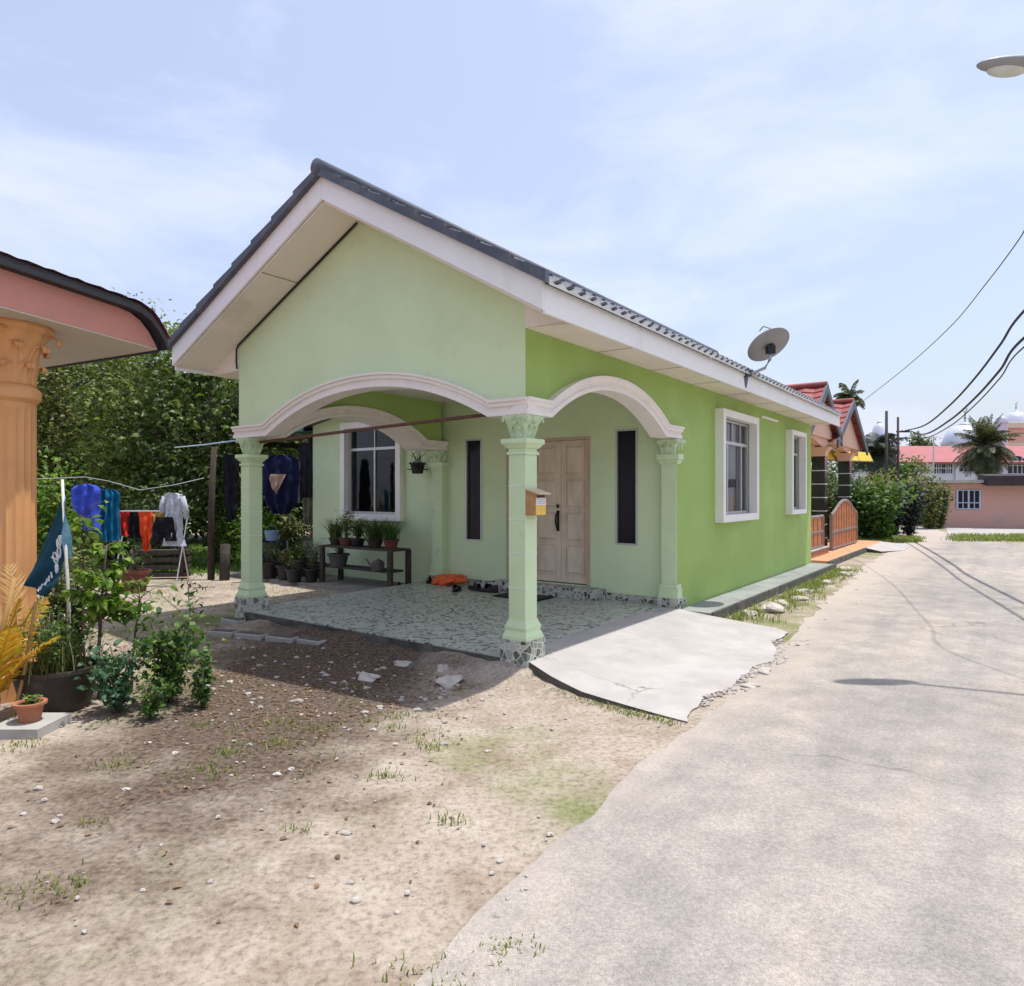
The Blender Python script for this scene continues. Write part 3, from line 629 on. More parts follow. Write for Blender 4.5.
mb = MB(); mb.prism([(-.5, 3.0), (-.5, 2.83), (2, ZR(2)-.26), (4.75, 2.95), (4.75, 3.2), (2, ZR(2)-.05)], gF, 9.9, 9.93); mb.build('rear_gable', PALE, house)
mb = MB(); rake(-.47, 2.0, -.262, -.242, -.463, .0, mb); rake(2.0, 4.72, -.262, -.242, -.463, .0, mb)
mb.box(-.01, 9.99, -.474, -.001, 2.86, 2.876); mb.box(-.01, 9.9, 4.158, 4.72, 2.95, 2.966)
for (va, vb, zb) in ((-.475, -.001, 2.858), (4.158, 4.722, 2.948)):
    mb.prism([(va, zb), (vb, zb), (vb, ZR(vb)-.25), (va, ZR(va)-.25)], gF, -.0125, -.001)
jb = mb.mat(1)
for u in (1.2, 2.4, 3.6, 4.8, 6.0, 7.2, 8.4, 9.6): jb.box(u, u+.012, -.47, -.004, 2.857, 2.8595)
for v in (.9, 3.0): 
    jb.prism([(v, ZR(v)-.2655), (v+.012, ZR(v+.012)-.2655), (v+.012, ZR(v+.012)-.2625), (v, ZR(v)-.2625)], gF, -.46, -.003)
jb.build('soffit', [SOFF, pm('joint_brown', (.36, .27, .21), .9)], house)
MB().tube([(-.02, v, ZR(v)-.275) for v in np.linspace(2.05, 4.14, 14)]+[(-.02, 4.175, 3.2), (-.02, 4.18, 3.05), (-.02, 4.165, 2.97)], .011, 6).build('electric_cable', BLK, house)
MB().box(6.5, 7.4, -.03, -.001, 2.70, 2.735).build('pipe', FRAMEW, house)
# windows
def window(T, a0, a1, z0, z1, fw, out_, curt, mull, grille, blue=False, name='window', near=None):
    b = MB(T); o = out_
    for q in ((a0-fw, a0, z0-fw, z1+fw), (a1, a1+fw, z0-fw, z1+fw), (a0, a1, z1, z1+fw), (a0, a1, z0-fw, z0)): b.box(q[0], q[1], -.14, o, q[2], q[3])
    W = b.build(name, FRAMEW, house, bevel=.004)
    f = MB(T); t = .035; ft = z0+(z1-z0)*.74; d0, d1 = -.07, -.02
    for q in ((a0, a0+t, z0, z1), (a1-t, a1, z0, z1), (a0+t, a1-t, z0, z0+t), (a0+t, a1-t, z1-t, z1), (a0+t, a1-t, ft, ft+.045)): f.box(q[0], q[1], d0, d1, q[2], q[3])
    for m_ in mull: f.box(m_-.016, m_+.016, d0+.005, d1-.003, z0+t, ft)
    for m_ in grille: f.box(m_-.009, m_+.009, d0+.008, d1-.006, ft+.045, z1-t)
    f.build('frame', ALU, W)
    p = MB(T); p.add([(a0, -.045, z0), (a1, -.045, z0), (a1, -.045, z1), (a0, -.045, z1)], [(3, 2, 1, 0) if T is TF else (0, 1, 2, 3)]); p.build('pane', GLASS, W, norm=False)
    for (c0, c1) in curt:
        c = MB(T); nn = int((c1-c0)/.012)+4; c.grid(nn, 6, lambda i, j, c0=c0, c1=c1: (c0+(c1-c0)*i, -.115+.018*math.sin((c0+(c1-c0)*i)*75)+.01*math.sin(i*9), z0+.0+(z1-z0)*.995*j))
        c.build('curtain', CURTD if blue else CURT, W, True, norm=False)
    return W
TR = lambda a, d, z: (a, -d, z)
TF = lambda a, d, z: (3.25-d, a, z)
window(TR, *W1, .10, .12, [(4.56, 4.78), (5.02, 5.9)], [5.0, 5.62], [4.9, 5.22, 5.58])
window(TR, *W2, .08, .12, [(8.2, 8.92)], [8.42], [8.4, 8.7])
window(TF, *WF, .11, .10, [(4.82, 5.0), (5.9, 6.04)], [5.42], [5.42], blue=True)
def slit(a0, a1, z0, z1):
    b = MB(TF); t = .022
    for q in ((a0-t, a0, z0-t, z1+t), (a1, a1+t, z0-t, z1+t), (a0, a1, z1, z1+t), (a0, a1, z0-t, z0)): b.box(q[0], q[1], -.1, .012, q[2], q[3])
    W = b.build('slit_window', ALU, house)
    p = MB(TF); p.box(a0+.001, a1-.001, -.05, -.03, z0+.001, z1-.001); p.build('pane', DGLASS, W)
slit(*SR); slit(*SL)
# door
dm = MB(TF)
def leaf(mb, a0, a1, z0, z1, cols):
    mb.box(a0, a1, -.09, -.05, z0, z1); w_ = (a1-a0)
    n = 4; hh = (z1-z0-.12)/n
    for c in range(cols):
        cw = (w_-.10)/cols; x0 = a0+.05+c*cw+.035; x1 = a0+.05+(c+1)*cw-.035
        for r in range(n):
            y0 = z0+.09+r*hh+.03; y1 = z0+.09+(r+1)*hh-.045
            mb.add([(x0, -.05, y0), (x1, -.05, y0), (x1, -.05, y1), (x0, -.05, y1), (x0+.03, -.031, y0+.03), (x1-.03, -.031, y0+.03), (x1-.03, -.031, y1-.03), (x0+.03, -.031, y1-.03)],
                   [(0, 1, 5, 4), (1, 2, 6, 5), (2, 3, 7, 6), (3, 0, 4, 7), (4, 5, 6, 7)])
            for q in ((x0-.018, x0, y0-.018, y1+.018), (x1, x1+.018, y0-.018, y1+.018), (x0, x1, y1, y1+.018), (x0, x1, y0-.018, y0)): mb.box(q[0], q[1], -.0505, -.038, q[2], q[3])
leaf(dm, 1.30, 1.732, .285, 2.21, 1); leaf(dm, 1.738, 2.57, .285, 2.21, 2)
door = dm.build('front_door', DOORM, house, bevel=.002)
f = MB(TF); f.box(1.25, 1.297, -.12, .012, .27, 2.25); f.box(2.573, 2.62, -.12, .012, .27, 2.25); f.box(1.297, 2.573, -.12, .012, 2.213, 2.25); f.build('door_frame', pm('door_frame_paint', (.50, .36, .27), .6), door)
h_ = MB(TF); h_.blob((1.775, -.03, 1.32), (.02, .02, .028), 10, 7, 0); h_.box(1.76, 1.79, -.048, -.03, .98, 1.26)
h_.tube([(1.775, -.03, 1.24), (1.775, .025, 1.20), (1.775, .03, 1.10), (1.775, -.02, 1.0)], .011, 8); h_.build('handle', BLK, door, True)
# small ornament on door wall
# ------------------------------------------------------------ things on and around the house
def HT(name, label, cat, u, v, z=0, rz=0, group=None): return thing(name, label, cat, H(u, v, z), HROT+rz, group)
WOODO = pm('mailbox_wood', (.46, .26, .11), .7, .2, 14, dirt=(.22, .10, .05), dsc=12)
t = HT('mailbox', 'small wooden mailbox with yellow front and pale sloping lid on the front column', 'mailbox', .0, .001, 1.315)
t.scale = (.9, .84, .92)
MB().box(0, .18, -.115, 0, 0, .2).build('box', WOODO, t, bevel=.002)
MB().add([(-.01, .002, .232), (.19, .002, .232), (.195, -.165, .188), (-.015, -.165, .188), (-.01, .002, .244), (.19, .002, .244), (.195, -.165, .198), (-.015, -.165, .198)], [(0, 1, 2, 3), (4, 5, 6, 7), (0, 1, 5, 4), (1, 2, 6, 5), (2, 3, 7, 6), (3, 0, 4, 7)]).build('lid', pm('lid_cream', (.62, .52, .34), .6), t)
MB().add([(0, 0, .2), (0, -.115, .2), (0, 0, .232), (.18, 0, .2), (.18, -.115, .2), (.18, 0, .232)], [(0, 1, 2), (3, 4, 5), (0, 2, 5, 3), (0, 1, 4, 3), (1, 2, 5, 4)]).build('gusset', WOODO, t)
MB().box(.012, .17, -.119, -.1152, .005, .09).build('front_panel', pm('mail_yellow', (.75, .52, .10), .5, .15, 20), t)
st = MB().box(.012, .17, -.119, -.1152, .092, .155).build('sticker', pm('sticker_white', (.72, .70, .68), .5, .04), t)
k = MB(); rn = random.Random(4)
for r in range(3):
    x = .03
    while x < .15: w_ = rn.uniform(.006, .018); k.box(x, x+w_, -.1198, -.119, .107+r*.015, .113+r*.015); x += w_+.006
k.build('printed_lines', pm('ink_grey', (.30, .28, .32), .6), st)
MB().box(.03, .15, -.1195, -.1152, .163, .180).build('slot', BLK, t)

# washing pole across the porch
prop(MB().tube([H(.125, 3.93, 2.10), H(.122, 2.0, 2.155), H(.12, .12, 2.2)], .017, 8).build('washing_pole', RUST), 'long rusty brown pole laid across the porch between the two columns', 'pole')

# satellite dish
dn = Vector((-.22, .55, .81)).normalized()
base_p = H(4.15, -.52, 3.0); cen = at(768.5, 345, (base_p.y+.05))
t = thing('satellite_dish', 'round grey satellite dish seen from behind on the eave of the green house', 'satellite dish', base_p)
rc = cen-base_p; rc = Vector(rc)
q = Vector((0, 0, 1)).rotation_difference(dn).to_matrix()
def dish_f(r, ph): return rc+q@Vector((r*math.cos(ph), r*math.sin(ph)*1.05, r*r*.42-.03))
DISHM = pm('grey_dish_metal', (.30, .29, .30), .5, .08, 6, metal=.3)
mb = MB(); vs = []; n_ = 40; rr_ = [0.001, .05, .1, .15, .2, .24, .265, .272]
for r in rr_:
    for k in range(n_): vs.append(dish_f(r, 2*math.pi*k/n_))
mb.add(vs, [(i*n_+k, i*n_+(k+1) % n_, (i+1)*n_+(k+1) % n_, (i+1)*n_+k) for i in range(len(rr_)-1) for k in range(n_)])
d = mb.build('reflector', DISHM, t, True, norm=False); s_ = d.modifiers.new('th', 'SOLIDIFY'); s_.thickness = .008
mb = MB(); bk = rc-dn*.06; mb.tube([bk+Vector((0, 0, .01)), rc-dn*.035], .055, 10); mb.box(bk.x-.05, bk.x+.05, bk.y-.04, bk.y+.04, bk.z-.07, bk.z+.035); mb.build('mount', BLK, t)
MB().tube([bk+Vector((0, 0, -.04)), bk+Vector((-.005, 0, -.14)), bk+Vector((-.07, 0, -.25)), Vector((.02, 0, -.0))], .019, 8).build('arm', pm('arm_grey', (.40, .42, .46), .45, metal=.4), t, True)
mb = MB(); mb.prism([(-.09, -.02), (.09, -.02), (.02, -.16), (-.03, -.16)], lambda a, b, dd: tuple(HU*a+HV*dd+Vector((0, 0, b))), .015, .028); mb.box(-.05, .05, -.02, .04, -.02, .01); mb.build('bracket', pm('bracket_dark', (.08, .085, .1), .5, metal=.4), t)
# feed arm on the far side
MB().tube([rc-dn*.03+q@Vector((0, -.27, .02)), rc+dn*.22+q@Vector((0, -.12, 0)), rc+dn*.27], .008, 6).build('feed_arm', DISHM, t)

# hanging pot by the pilaster
t = HT('hanging_pot', 'black hanging flowerpot with thin leaves on the wall beside the inner pilaster', 'flowerpot', 3.05, 4.2, 1.80)
def potmesh(r, h, seg=20, lip=.012): return [(r*.7, 0), (r*.78, h*.3), (r*.92, h*.8), (r, h*.86), (r+lip, h*.87), (r+lip, h), (r-.01, h), (r-.015, h*.88)]
mb = MB(); mb.lathe(potmesh(.12, .17), cap=True, seg=18); mb.box(-.11, .11, -.12, .12, .06, .075); mb.build('pot', BLK, t, 2)
MB().box(-.04, .02, -.05, .06, .13, .2).build('liner', pm('grey_liner', (.3, .3, .32), .7), t)
MB().tube([(.11, .0, .14), (.06, .03, .32), (.12, 0, .42)], .005, 5).tube([(-.11, .06, .14), (-.05, .05, .3), (.12, .02, .42)], .005, 5).build('wire_hanger', BLK, t)
mb = MB(); 
for k in range(9):
    a = k*.8; mb.tube([(0, 0, .15), (.05*math.cos(a), .06*math.sin(a), .26), (.13*math.cos(a), .15*math.sin(a), .30+.04*(k % 3))], .008, 5, .002)
mb.build('leaves', LEAF_DK, t)
# doormat
t = HT('doormat', 'dark doormat lying on the mosaic floor before the front door', 'doormat', 2.72, 1.95, .131)
MB().box(-.2, .2, -.36, .36, 0, .018).build('mat', fab('mat_dark', (.035, .03, .028)), t, bevel=.006)
MB().box(-.17, .17, -.33, .33, .0182, .023).build('pile', fab('mat_pile', (.06, .055, .05), .4), t)
# orange cloth / bag and shoes
t = HT('plastic_bag', 'crumpled orange plastic bag slumped against the porch wall', 'bag', 3.02, 3.5, .131)
mb = MB(); mb.blob((0, .06, .07), (.12, .20, .075), 26, 18, .3, 3); mb.blob((.02, -.12, .09), (.1, .14, .06), 20, 14, .35, 7); mb.blob((-.08, .2, .04), (.07, .1, .04), 14, 10, .3, 9)
mb.build('bag_body', pm('orange_plastic', (.75, .13, .03), .4, .25, 14, bmp=.8, bsc=20, bd=.03), t, True)
MB().tube([(0, -.18, .1), (.01, -.24, .16), (.03, -.28, .15), (.03, -.3, .08)], .012, 6).build('handle', pm('orange_plastic'  , (1, 1, 1)), t)
def shoe(mb, x, y, a, s=1):
    c, sn = math.cos(a), math.sin(a); T = lambda px, py, pz: (x+(px*c-py*sn)*s, y+(px*sn+py*c)*s, pz*s)
    o = MB(T); o.grid(10, 8, lambda i, j: (-.13+.26*i, (.038+.010*math.sin(i*3.0))*math.cos(j*math.pi), .02+(.035+.035*max(0, 1-i*1.6)+.015)*math.sin(j*math.pi)*(.6 if i > .55 else 1)))
    o.box(-.135, .135, -.045, .045, 0, .02); return o
for (u, v, a, c, lb) in ((2.62, 3.02, .5, (.02, .018, .02), 'black shoe standing apart in front of the orange bag'), (2.86, 2.9, 1.2, (.04, .035, .04), 'dark grey shoe just right of the orange bag'),
                         (3.0, 2.72, .2, (.016, .016, .02), 'black shoe against the skirting near the door'), (2.8, 2.6, 1.9, (.05, .035, .035), 'brownish black shoe beside the doorstep'), (3.05, 3.95, .8, (.09, .075, .07), 'dusty shoe at the foot of the inner pilaster'),
                         (2.75, 4.35, 1.1, (.17, .12, .1), 'faded brown shoe beside the plant bench')):
    t = HT('shoe', lb, 'shoe', u, v, .131 if v < 4.1 else .051, 0, 'shoes left on the porch')
    o = shoe(None, 0, 0, a); up = o; m_ = fab('shoe_%.3f' % c[0], c)
    MB().add(o.v[:99], [f for f in o.f if max(f) < 99]).build('upper', m_, t, True, norm=False)
    MB().add(o.v[99:], [tuple(i-99 for i in f) for f in o.f if min(f) >= 99]).build('sole', BLK, t, bevel=.008)

# plant bench with pots
t = HT('plant_bench', 'dark weathered two tier plank bench under the front window', 'bench', 2.72, 5.06, .05)
mb = MB(); 
for i in range(3): mb.box(-.2+i*.14, -.08+i*.14, -.85, .85, .57, .6)
mb.build('top_shelf', DARKW, t, bevel=.004)
mb = MB()
for i in range(2): mb.box(-.16+i*.16, -.02+i*.16, -.75, .95, .24, .27)
mb.build('lower_shelf', DARKW, t, bevel=.004)
for x in (-.2, .18):
    for y in (-.82, .76): MB().box(x-.03, x+.03, y-.03, y+.05, -.01, .57).build('leg', DARKW, t, bevel=.004)
def potted(name, label, u, v, z, r, h, pm_, lm, n=160, lh=.3, ls=.12, lsp=.9, seed=1, asp=.2, blade=False, world=None, group=None, stems=7):
    t = thing(name, label, 'potted plant', world if world else H(u, v, z), 0, group)
    p = MB().lathe(potmesh(r, h), seg=26).build('pot', pm_, t, 2)
    MB().lathe([(r*.9, h*.9), (r*.5, h*.93), (.001, h*.94)], seg=20, cap=False).build('soil', SOIL, t, True)
    g = np.random.default_rng(seed)
    if blade:
        pts = [(g.normal()*r*.35, g.normal()*r*.35, h*.9) for _ in range(n)]; blades('leaves', pts, lh, lm, t, wdt=.007, lean=lsp, seed=seed)
    else:
        tt = shrub('x', '', 0, 0, lh, r*lsp, lm, stems, n, ls, seed, parent=t, asp=asp, droop=None)
        for c in t.children:
            if c.name.startswith(('stem', 'foliage')): c.location = (0, 0, h*.85)
    return t
potted('potted_plant', 'spiky grassy plant in brown pot at the left end of the plant bench', 2.72, 5.74, .65, .11, .11, POTB, LEAF_DK, 200, .34, lsp=1.3, seed=1, blade=True, group='pots along the plant bench')
potted('potted_plant', 'tall yellow green leafy plant in reddish pot on the bench top', 2.70, 5.46, .65, .12, .12, pm('brick_pot', (.12, .06, .045), .8), LEAF_OL, 420, .46, .07, 1.7, seed=2, group='pots along the plant bench')
potted('potted_plant', 'dark bushy plant in black pot in the middle of the bench top', 2.72, 5.2, .65, .12, .12, BLK, LEAF_DK, 480, .32, .075, 1.6, seed=3, group='pots along the plant bench')
potted('potted_plant', 'wide grassy plant in grey pot on the right half of the bench top', 2.74, 4.82, .65, .13, .11, POTB, LEAF_DK, 280, .34, lsp=1.4, seed=4, blade=True, group='pots along the plant bench')
potted('potted_plant', 'thin leaved plant in dull red pot at the right end of the plant bench', 2.74, 4.46, .65, .12, .13, pm('red_pot', (.16, .045, .04), .7), LEAF_MD, 200, .32, lsp=1.4, seed=5, blade=True, group='pots along the plant bench')
potted('potted_plant', 'large dark grey bowl pot with trailing plant on the lower shelf of the bench', 2.62, 5.55, .32, .17, .2, pm('grey_pot', (.07, .07, .07), .7), LEAF_DK, 60, .14, .05, .8, seed=6, group='pots along the plant bench')
t = HT('watering_can', 'dark watering can lying at the right end of the lower bench shelf', 'watering can', 2.55, 4.55, .32)
MB().lathe([(.09, 0), (.1, .02), (.1, .12), (.06, .16), (.05, .16)], seg=18).build('body', CONCD, t, 2)
MB().tube([(0, .09, .04), (0, .2, .1), (0, .27, .17)], .014, 8, .01).build('spout', CONCD, t); MB().tube([(0, -.08, .04), (0, -.15, .1), (0, -.08, .15), (0, 0, .18)], .008, 6).build('handle', CONCD, t)
for i, (u, v, r, h, lb, n) in enumerate(((2.35, 6.55, .17, .25, 'black floor pot with bushy plant left of the bench', 420), (2.25, 6.2, .14, .22, 'small black floor pot second left of the bench', 60), (2.42, 5.98, .12, .22, 'narrow black floor pot close to the bench leg', 120), (2.3, 6.95, .15, .28, 'tall dark floor pot with sparse twigs farthest left of the bench', 90))):
    potted('potted_plant', lb, u, v, .05, r, h, BLK, LEAF_DK if i else LEAF_OL, n, .38 if i != 1 else .2, .05, 1.2, seed=20+i, group='black pots on the path')

for i, (u, v, r_, h_, lb_, pm__, lm__) in enumerate(((2.8, 6.35, .16, .26, 'mossy floor pot right against the front wall left of the bench', POTB, LEAF_OL), (2.85, 6.75, .18, .3, 'wide old pot with dense plant against the house corner', POTB, LEAF_DK), (2.55, 7.2, .15, .25, 'round floor pot at the end of the paved strip', BLK, LEAF_MD))):
    potted('potted_plant', lb_, u, v, .05, r_, h_, pm__, lm__, 380, .42, .06, 1.5, seed=140+i, group='black pots on the path')
# shed left of the house: posts, zinc roof, washing
t = HT('wash_shed', 'open wash shed of dark posts and blue zinc roof left of the green house', 'shed', 3.3, 7.1, 0)
mb = MB(); 
mb.grid(60, 8, lambda i, j: (-.2+3.4*j, .0+2.15*i, 2.62+.38*j+.02*math.sin(i*3.4/.09*2*math.pi/1.6)))
o = mb.build('zinc_roof', BLUEZ, t, True, norm=False)
MB().box(-.24, -.2, .0, 2.15, 2.62, 2.80).build('valance', pm('brightened_blue_zinc', (.20, .42, .62), .5, .1, 4), t)  # zinc blue brightened in the colour to offset the shade here
for (x, y) in ((0, 1.95), (3, 1.95), (3, .12)): MB().box(x-.04, x+.04, y-.04, y+.04, -.02, 2.6).build('post', DARKW, t)
mb = MB(); mb.box(-.04, .04, .0, 2.05, 2.50, 2.58); mb.box(.0, 3.1, .08, .14, 2.42, 2.5); mb.box(0, 3.1, 1.95, 2.01, 2.45, 2.55); mb.box(1.4, 1.46, 0, 2.05, 2.3, 2.36); mb.box(-.03, .03, 0, 2.05, 2.1, 2.13); mb.build('beam', DARKW, t)
MB().box(3.05, 3.12, .0, .75, 0, 2.3).build('board_screen', pm('grey_boards', (.20, .19, .16), .85, .2, 5), t)
t = HT('block_ledge', 'low bare concrete block ledge standing against the corner of the green house', 'ledge', 3.4, 7.08, 0)
MB().box(0, .6, 0, .42, -.02, .62).build('block_base', CONC, t, bevel=.01); MB().box(-.03, .63, -.01, .45, .62, .66).build('slab', CONCD, t, bevel=.005)
t = HT('basin', 'small red basin resting on the concrete block ledge', 'basin', 3.55, 7.3, .66)
MB().lathe([(.08, 0), (.13, .09), (.14, .095), (.125, .09), (.07, .012)], seg=22).build('bowl', pm('red_plastic', (.6, .03, .02), .35), t, 2); MB().lathe([(.145, .092), (.145, .1), (.13, .1)], seg=22, cap=False).build('rim', pm('red_plastic', (1, 1, 1)), t)
# water barrel
t = HT('water_barrel', 'dark blue black water barrel standing behind the far porch column', 'barrel', 2.9, 7.75, .0)
MB().lathe([(.26, 0), (.28, .05), (.28, .2), (.29, .21), (.29, .24), (.28, .25), (.28, .42), (.29, .43), (.29, .46), (.28, .47), (.27, .62), (.25, .62), (.24, .58)], seg=28).build('drum', pm('dark_blue_plastic', (.012, .014, .035), .4), t, 2)
MB().lathe([(.0, .585), (.2, .59), (.24, .6)], seg=24, cap=False).build('water', DGLASS, t)
t = HT('bucket', 'pale blue bucket on top of the dark water barrel', 'bucket', 2.9, 7.78, .625)
MB().lathe([(.10, 0), (.13, .17), (.14, .18), (.125, .17), (.09, .01)], seg=22).build('pail', pm('pale_blue_plastic', (.35, .5, .75), .4), t, 2); MB().tube([(.13*math.cos(a), 0, .17+.1*math.sin(a)) for a in np.linspace(0, math.pi, 9)], .004, 5).build('handle', ALU, t)

def cloth(name, label, cat, p, outline, mat, depth=.05, folds=5, seed=0, rz=0, hanger=True, group=None, extra=None, fold_amp=.02):
    """hanging garment: outline of (x, z) half-profile left->right as list of rows (z, x0, x1)"""
    t = thing(name, label, cat, p, rz, group); rn = random.Random(seed); ph = rn.uniform(0, 6)
    rows = outline; nx = 44; vs = []; fs = []
    zs = np.linspace(0, 1, 36); Z = [r[0] for r in rows]; 
    S = np.array(rows); par = np.linspace(0, 1, len(rows)); 
    for sgn in (1, -1):
        b = len(vs)
        for f in zs:
            z, x0, x1 = [np.interp(f, par, S[:, k]) for k in range(3)]
            for i in range(nx+1):
                s = i/nx; x = x0+(x1-x0)*s+.010*math.sin(z*11+ph*2)*(1 if s > .5 else -1)*f; bulge = depth*math.sin(math.pi*s)**.5*(.4+.6*f)
                y = sgn*bulge*.35+fold_amp*(.3+.7*f)*math.sin(s*folds*6.28+ph+z*1.5+.8*math.sin(z*7))+.010*math.sin(x*38+z*16+ph)+.008*math.sin(z*34-x*15)
                vs.append((x+.004*math.sin(z*20+ph), y, z))
        for j in range(len(zs)-1):
            for i in range(nx): fs.append((b+j*(nx+1)+i, b+j*(nx+1)+i+1, b+(j+1)*(nx+1)+i+1, b+(j+1)*(nx+1)+i))
    MB().add(vs, fs).build('cloth', mat, t, True, norm=False)
    if hanger:
        z0 = rows[0][0]; xm = (rows[0][1]+rows[0][2])/2
        MB().tube([(xm-.16, 0, z0-.06), (xm, 0, z0+.02), (xm+.16, 0, z0-.06)], .005, 5).tube([(xm, 0, z0+.02), (xm, 0, z0+.08), (xm+.025, 0, z0+.1), (xm+.02, 0, z0+.13)], .004, 5).build('hanger', extra or BLK, t)
    return t
BLUE = fab('royal_blue_cloth', (.05, .085, .48)); TEAL = fab('teal_cloth', (.01, .12, .25)); RED = fab('red_cloth', (.50, .03, .025)); BLKF = fab('black_cloth', (.012, .012, .018)); ORF = fab('orange_red_cloth', (.68, .08, .025))
YF = fab('ochre_cloth', (.5, .3, .08)); NAVY = fab('navy_cloth', (.012, .016, .05)); GREYF = pm('grey_patterned_cloth', (.44, .46, .53), .9, .35, 45, bmp=.2)
def gar(px0, px1, y0, y1, Y):   # garment placed on a real line at depth Y
    a = at((px0+px1)/2, y1, Y); w_ = (px1-px0)/F*Y; h = (y1-y0)/F*Y; return a, w_, h
YL = 10.6
def top_rows(w_, h, sh=.22, sleeve=.0):
    k = w_/2; return [(h, -.06, .06), (h-.012, -k*.5, k*.5), (h-.035, -k*.8, k*.8), (h-.085, -k*.96, k*.96), (h-.16, -k, k), (h-.3, -k*.93, k*.95), (h*.3, -k*.9, k*.95), (0, -k*.97, k)]
a, w_, h = gar(70, 100, 484, 530, YL); cloth('long_shirt', 'royal blue long shirt hanging on the clothes line', 'shirt', a, top_rows(w_, h), BLUE, .12, 3, 1, 0, True, 'washing on the line', RUST, .035)
a, w_, h = gar(96, 119, 489, 541, YL+.2); cloth('long_shirt', 'teal blue long shirt hanging next to the royal blue one', 'shirt', a, top_rows(w_, h), TEAL, .1, 4, 2, .3, True, 'washing on the line', None, .03)
a, w_, h = gar(161, 186, 493, 546, YL+.4)
t = cloth('patterned_tunic', 'pale grey patterned long sleeved tunic on a hanger', 'shirt', a, [(h, -.06, .06), (h-.03, -.15, .14), (h-.1, -.17, .16), (h*.6, -.13, .13), (h*.3, -.15, .15), (0, -.2, .2)], GREYF, .1, 3, 3, 0, True, 'washing on the line')
for s in (-1, 1): MB().tube([(s*.14, 0, h-.06), (s*.19, 0, h-.22), (s*(.20+.02*s), 0, h-.42+(.1 if s < 0 else 0))], .045, 10, .04).build('sleeve', GREYF, t, True)
a, w_, h = gar(116, 130, 512, 536, YL+.5); cloth('folded_towel', 'red towel hung over the lower washing rail', 'towel', a, [(h, -w_/2, w_/2), (0, -w_/2*.9, w_/2*1.1)], RED, .06, 2, 4, 0, False, 'washing on the lower rail', fold_amp=.04)
a, w_, h = gar(129, 140, 512, 538, YL+.5); cloth('folded_towel', 'black cloth hung between the red and orange ones', 'towel', a, [(h, -w_/2, w_/2), (0, -w_/2, w_/2)], BLKF, .06, 2, 5, 0, False, 'washing on the lower rail')
a, w_, h = gar(139, 153, 512, 551, YL+.45); cloth('folded_towel', 'long orange red cloth hung over the lower washing rail', 'towel', a, [(h, -w_/2, w_/2), (h*.5, -w_/2*.8, w_/2*.9), (0, -w_/2*.2, w_/2*.5)], ORF, .06, 2, 6, 0, False, 'washing on the lower rail', fold_amp=.03)
a, w_, h = gar(152, 168, 513, 522, YL+.5); cloth('folded_towel', 'small ochre yellow cloth beside the pale tunic', 'towel', a, [(h, -w_/2, w_/2), (0, -w_/2, w_/2*.2)], YF, .05, 2, 7, 0, False, 'washing on the lower rail')
a, w_, h = gar(151, 176, 517, 541, YL+.35); cloth('trousers', 'black short trousers hung over the lower rail before the pale tunic', 'trousers', a, [(h, -w_/2*.7, w_/2*.7), (h*.4, -w_/2*.95, w_/2), (0, -w_/2, w_/2)], BLKF, .08, 2, 8, 0, False, 'washing on the lower rail')
l0, l1 = at(38, 468, YL-.4), at(205, 484, YL+1.1)
def sagline(p, q, sag, n=16): return [Vector(p).lerp(Vector(q), i/n)-Vector((0, 0, sag*4*(i/n)*(1-i/n))) for i in range(n+1)]
lnm = at(85, 477, YL); prop(MB().tube([at(36, 479, YL-.3), at(85, 477, YL), at(108, 481, YL+.2), at(140, 490, YL+.3), at(174, 485, YL+.4), at(204, 478, YL+.8)], .007, 5).build('clothes_line', pm('pale_rope', (.35, .38, .36), .8)), 'pale rope clothes line strung from the orange column to the dark trunk', 'clothes line')
t = thing('washing_rack', 'low metal washing rack standing under the patterned tunic', 'rack', at(145, 575, YL+.5)*Vector((1, 1, 0)) if False else Vector((at(145, 0, YL+.5).x, YL+.5, 0)))
mb = MB().tube([(-.52, 0, 1.2), (.55, 0, 1.2)], .009, 6).tube([(-.52, .35, 1.2), (.55, .35, 1.2)], .009, 6).tube([(-.52, 0, 1.2), (-.52, .35, 1.2)], .009, 6).tube([(.55, 0, 1.2), (.55, .35, 1.2)], .009, 6); mb.build('rail', ALU, t)
for x in (-.5, .53): MB().tube([(x, -.05, 0), (x, .38, 1.2)], .01, 6).tube([(x, .4, 0), (x, -.02, 1.2)], .01, 6).build('leg', ALU, t)

# black washing hanging in the shed and left of the far column
h = (515-455)/F*11.5
cloth('dark_robe', 'wide navy black top hanging under the wash shed beam', 'shirt', at(282, 515, 11.5), [(h, -.08, .08), (h-.02, -.2, .2), (h-.08, -.29, .28), (h*.55, -.33, .3), (h*.2, -.27, .26), (0.02, -.14, .12)], NAVY, .2, 3, 11, 0, True, 'dark washing under the shed', fold_amp=.05)
cloth('dark_cloth', 'small pinkish grey scarf draped on the front of the navy top', 'scarf', at(277, 494, 11.3), [(.33, -.11, .15), (.25, -.13, .11), (.08, -.07, .03), (0, -.02, .0)], fab('dusty_pink_cloth', (.36, .25, .21)), .03, 2, 12, 0, False)
cloth('dark_cloth', 'long dark grey sheet hanging beside the house corner', 'sheet', at(306, 498, 12.4), [(1.0, -.14, .14), (.3, -.14, .14), (0, -.13, .13)], fab('charcoal_cloth', (.03, .03, .04)), .05, 3, 13, 0, False, 'dark washing under the shed')
cloth('dark_cloth', 'narrow grey striped cloth between the navy top and the dark sheet', 'sheet', at(297, 503, 12.2), [(.75, -.06, .05), (0, -.05, .04)], fab('grey_cloth', (.2, .19, .19)), .03, 2, 14, 0, False, 'dark washing under the shed')
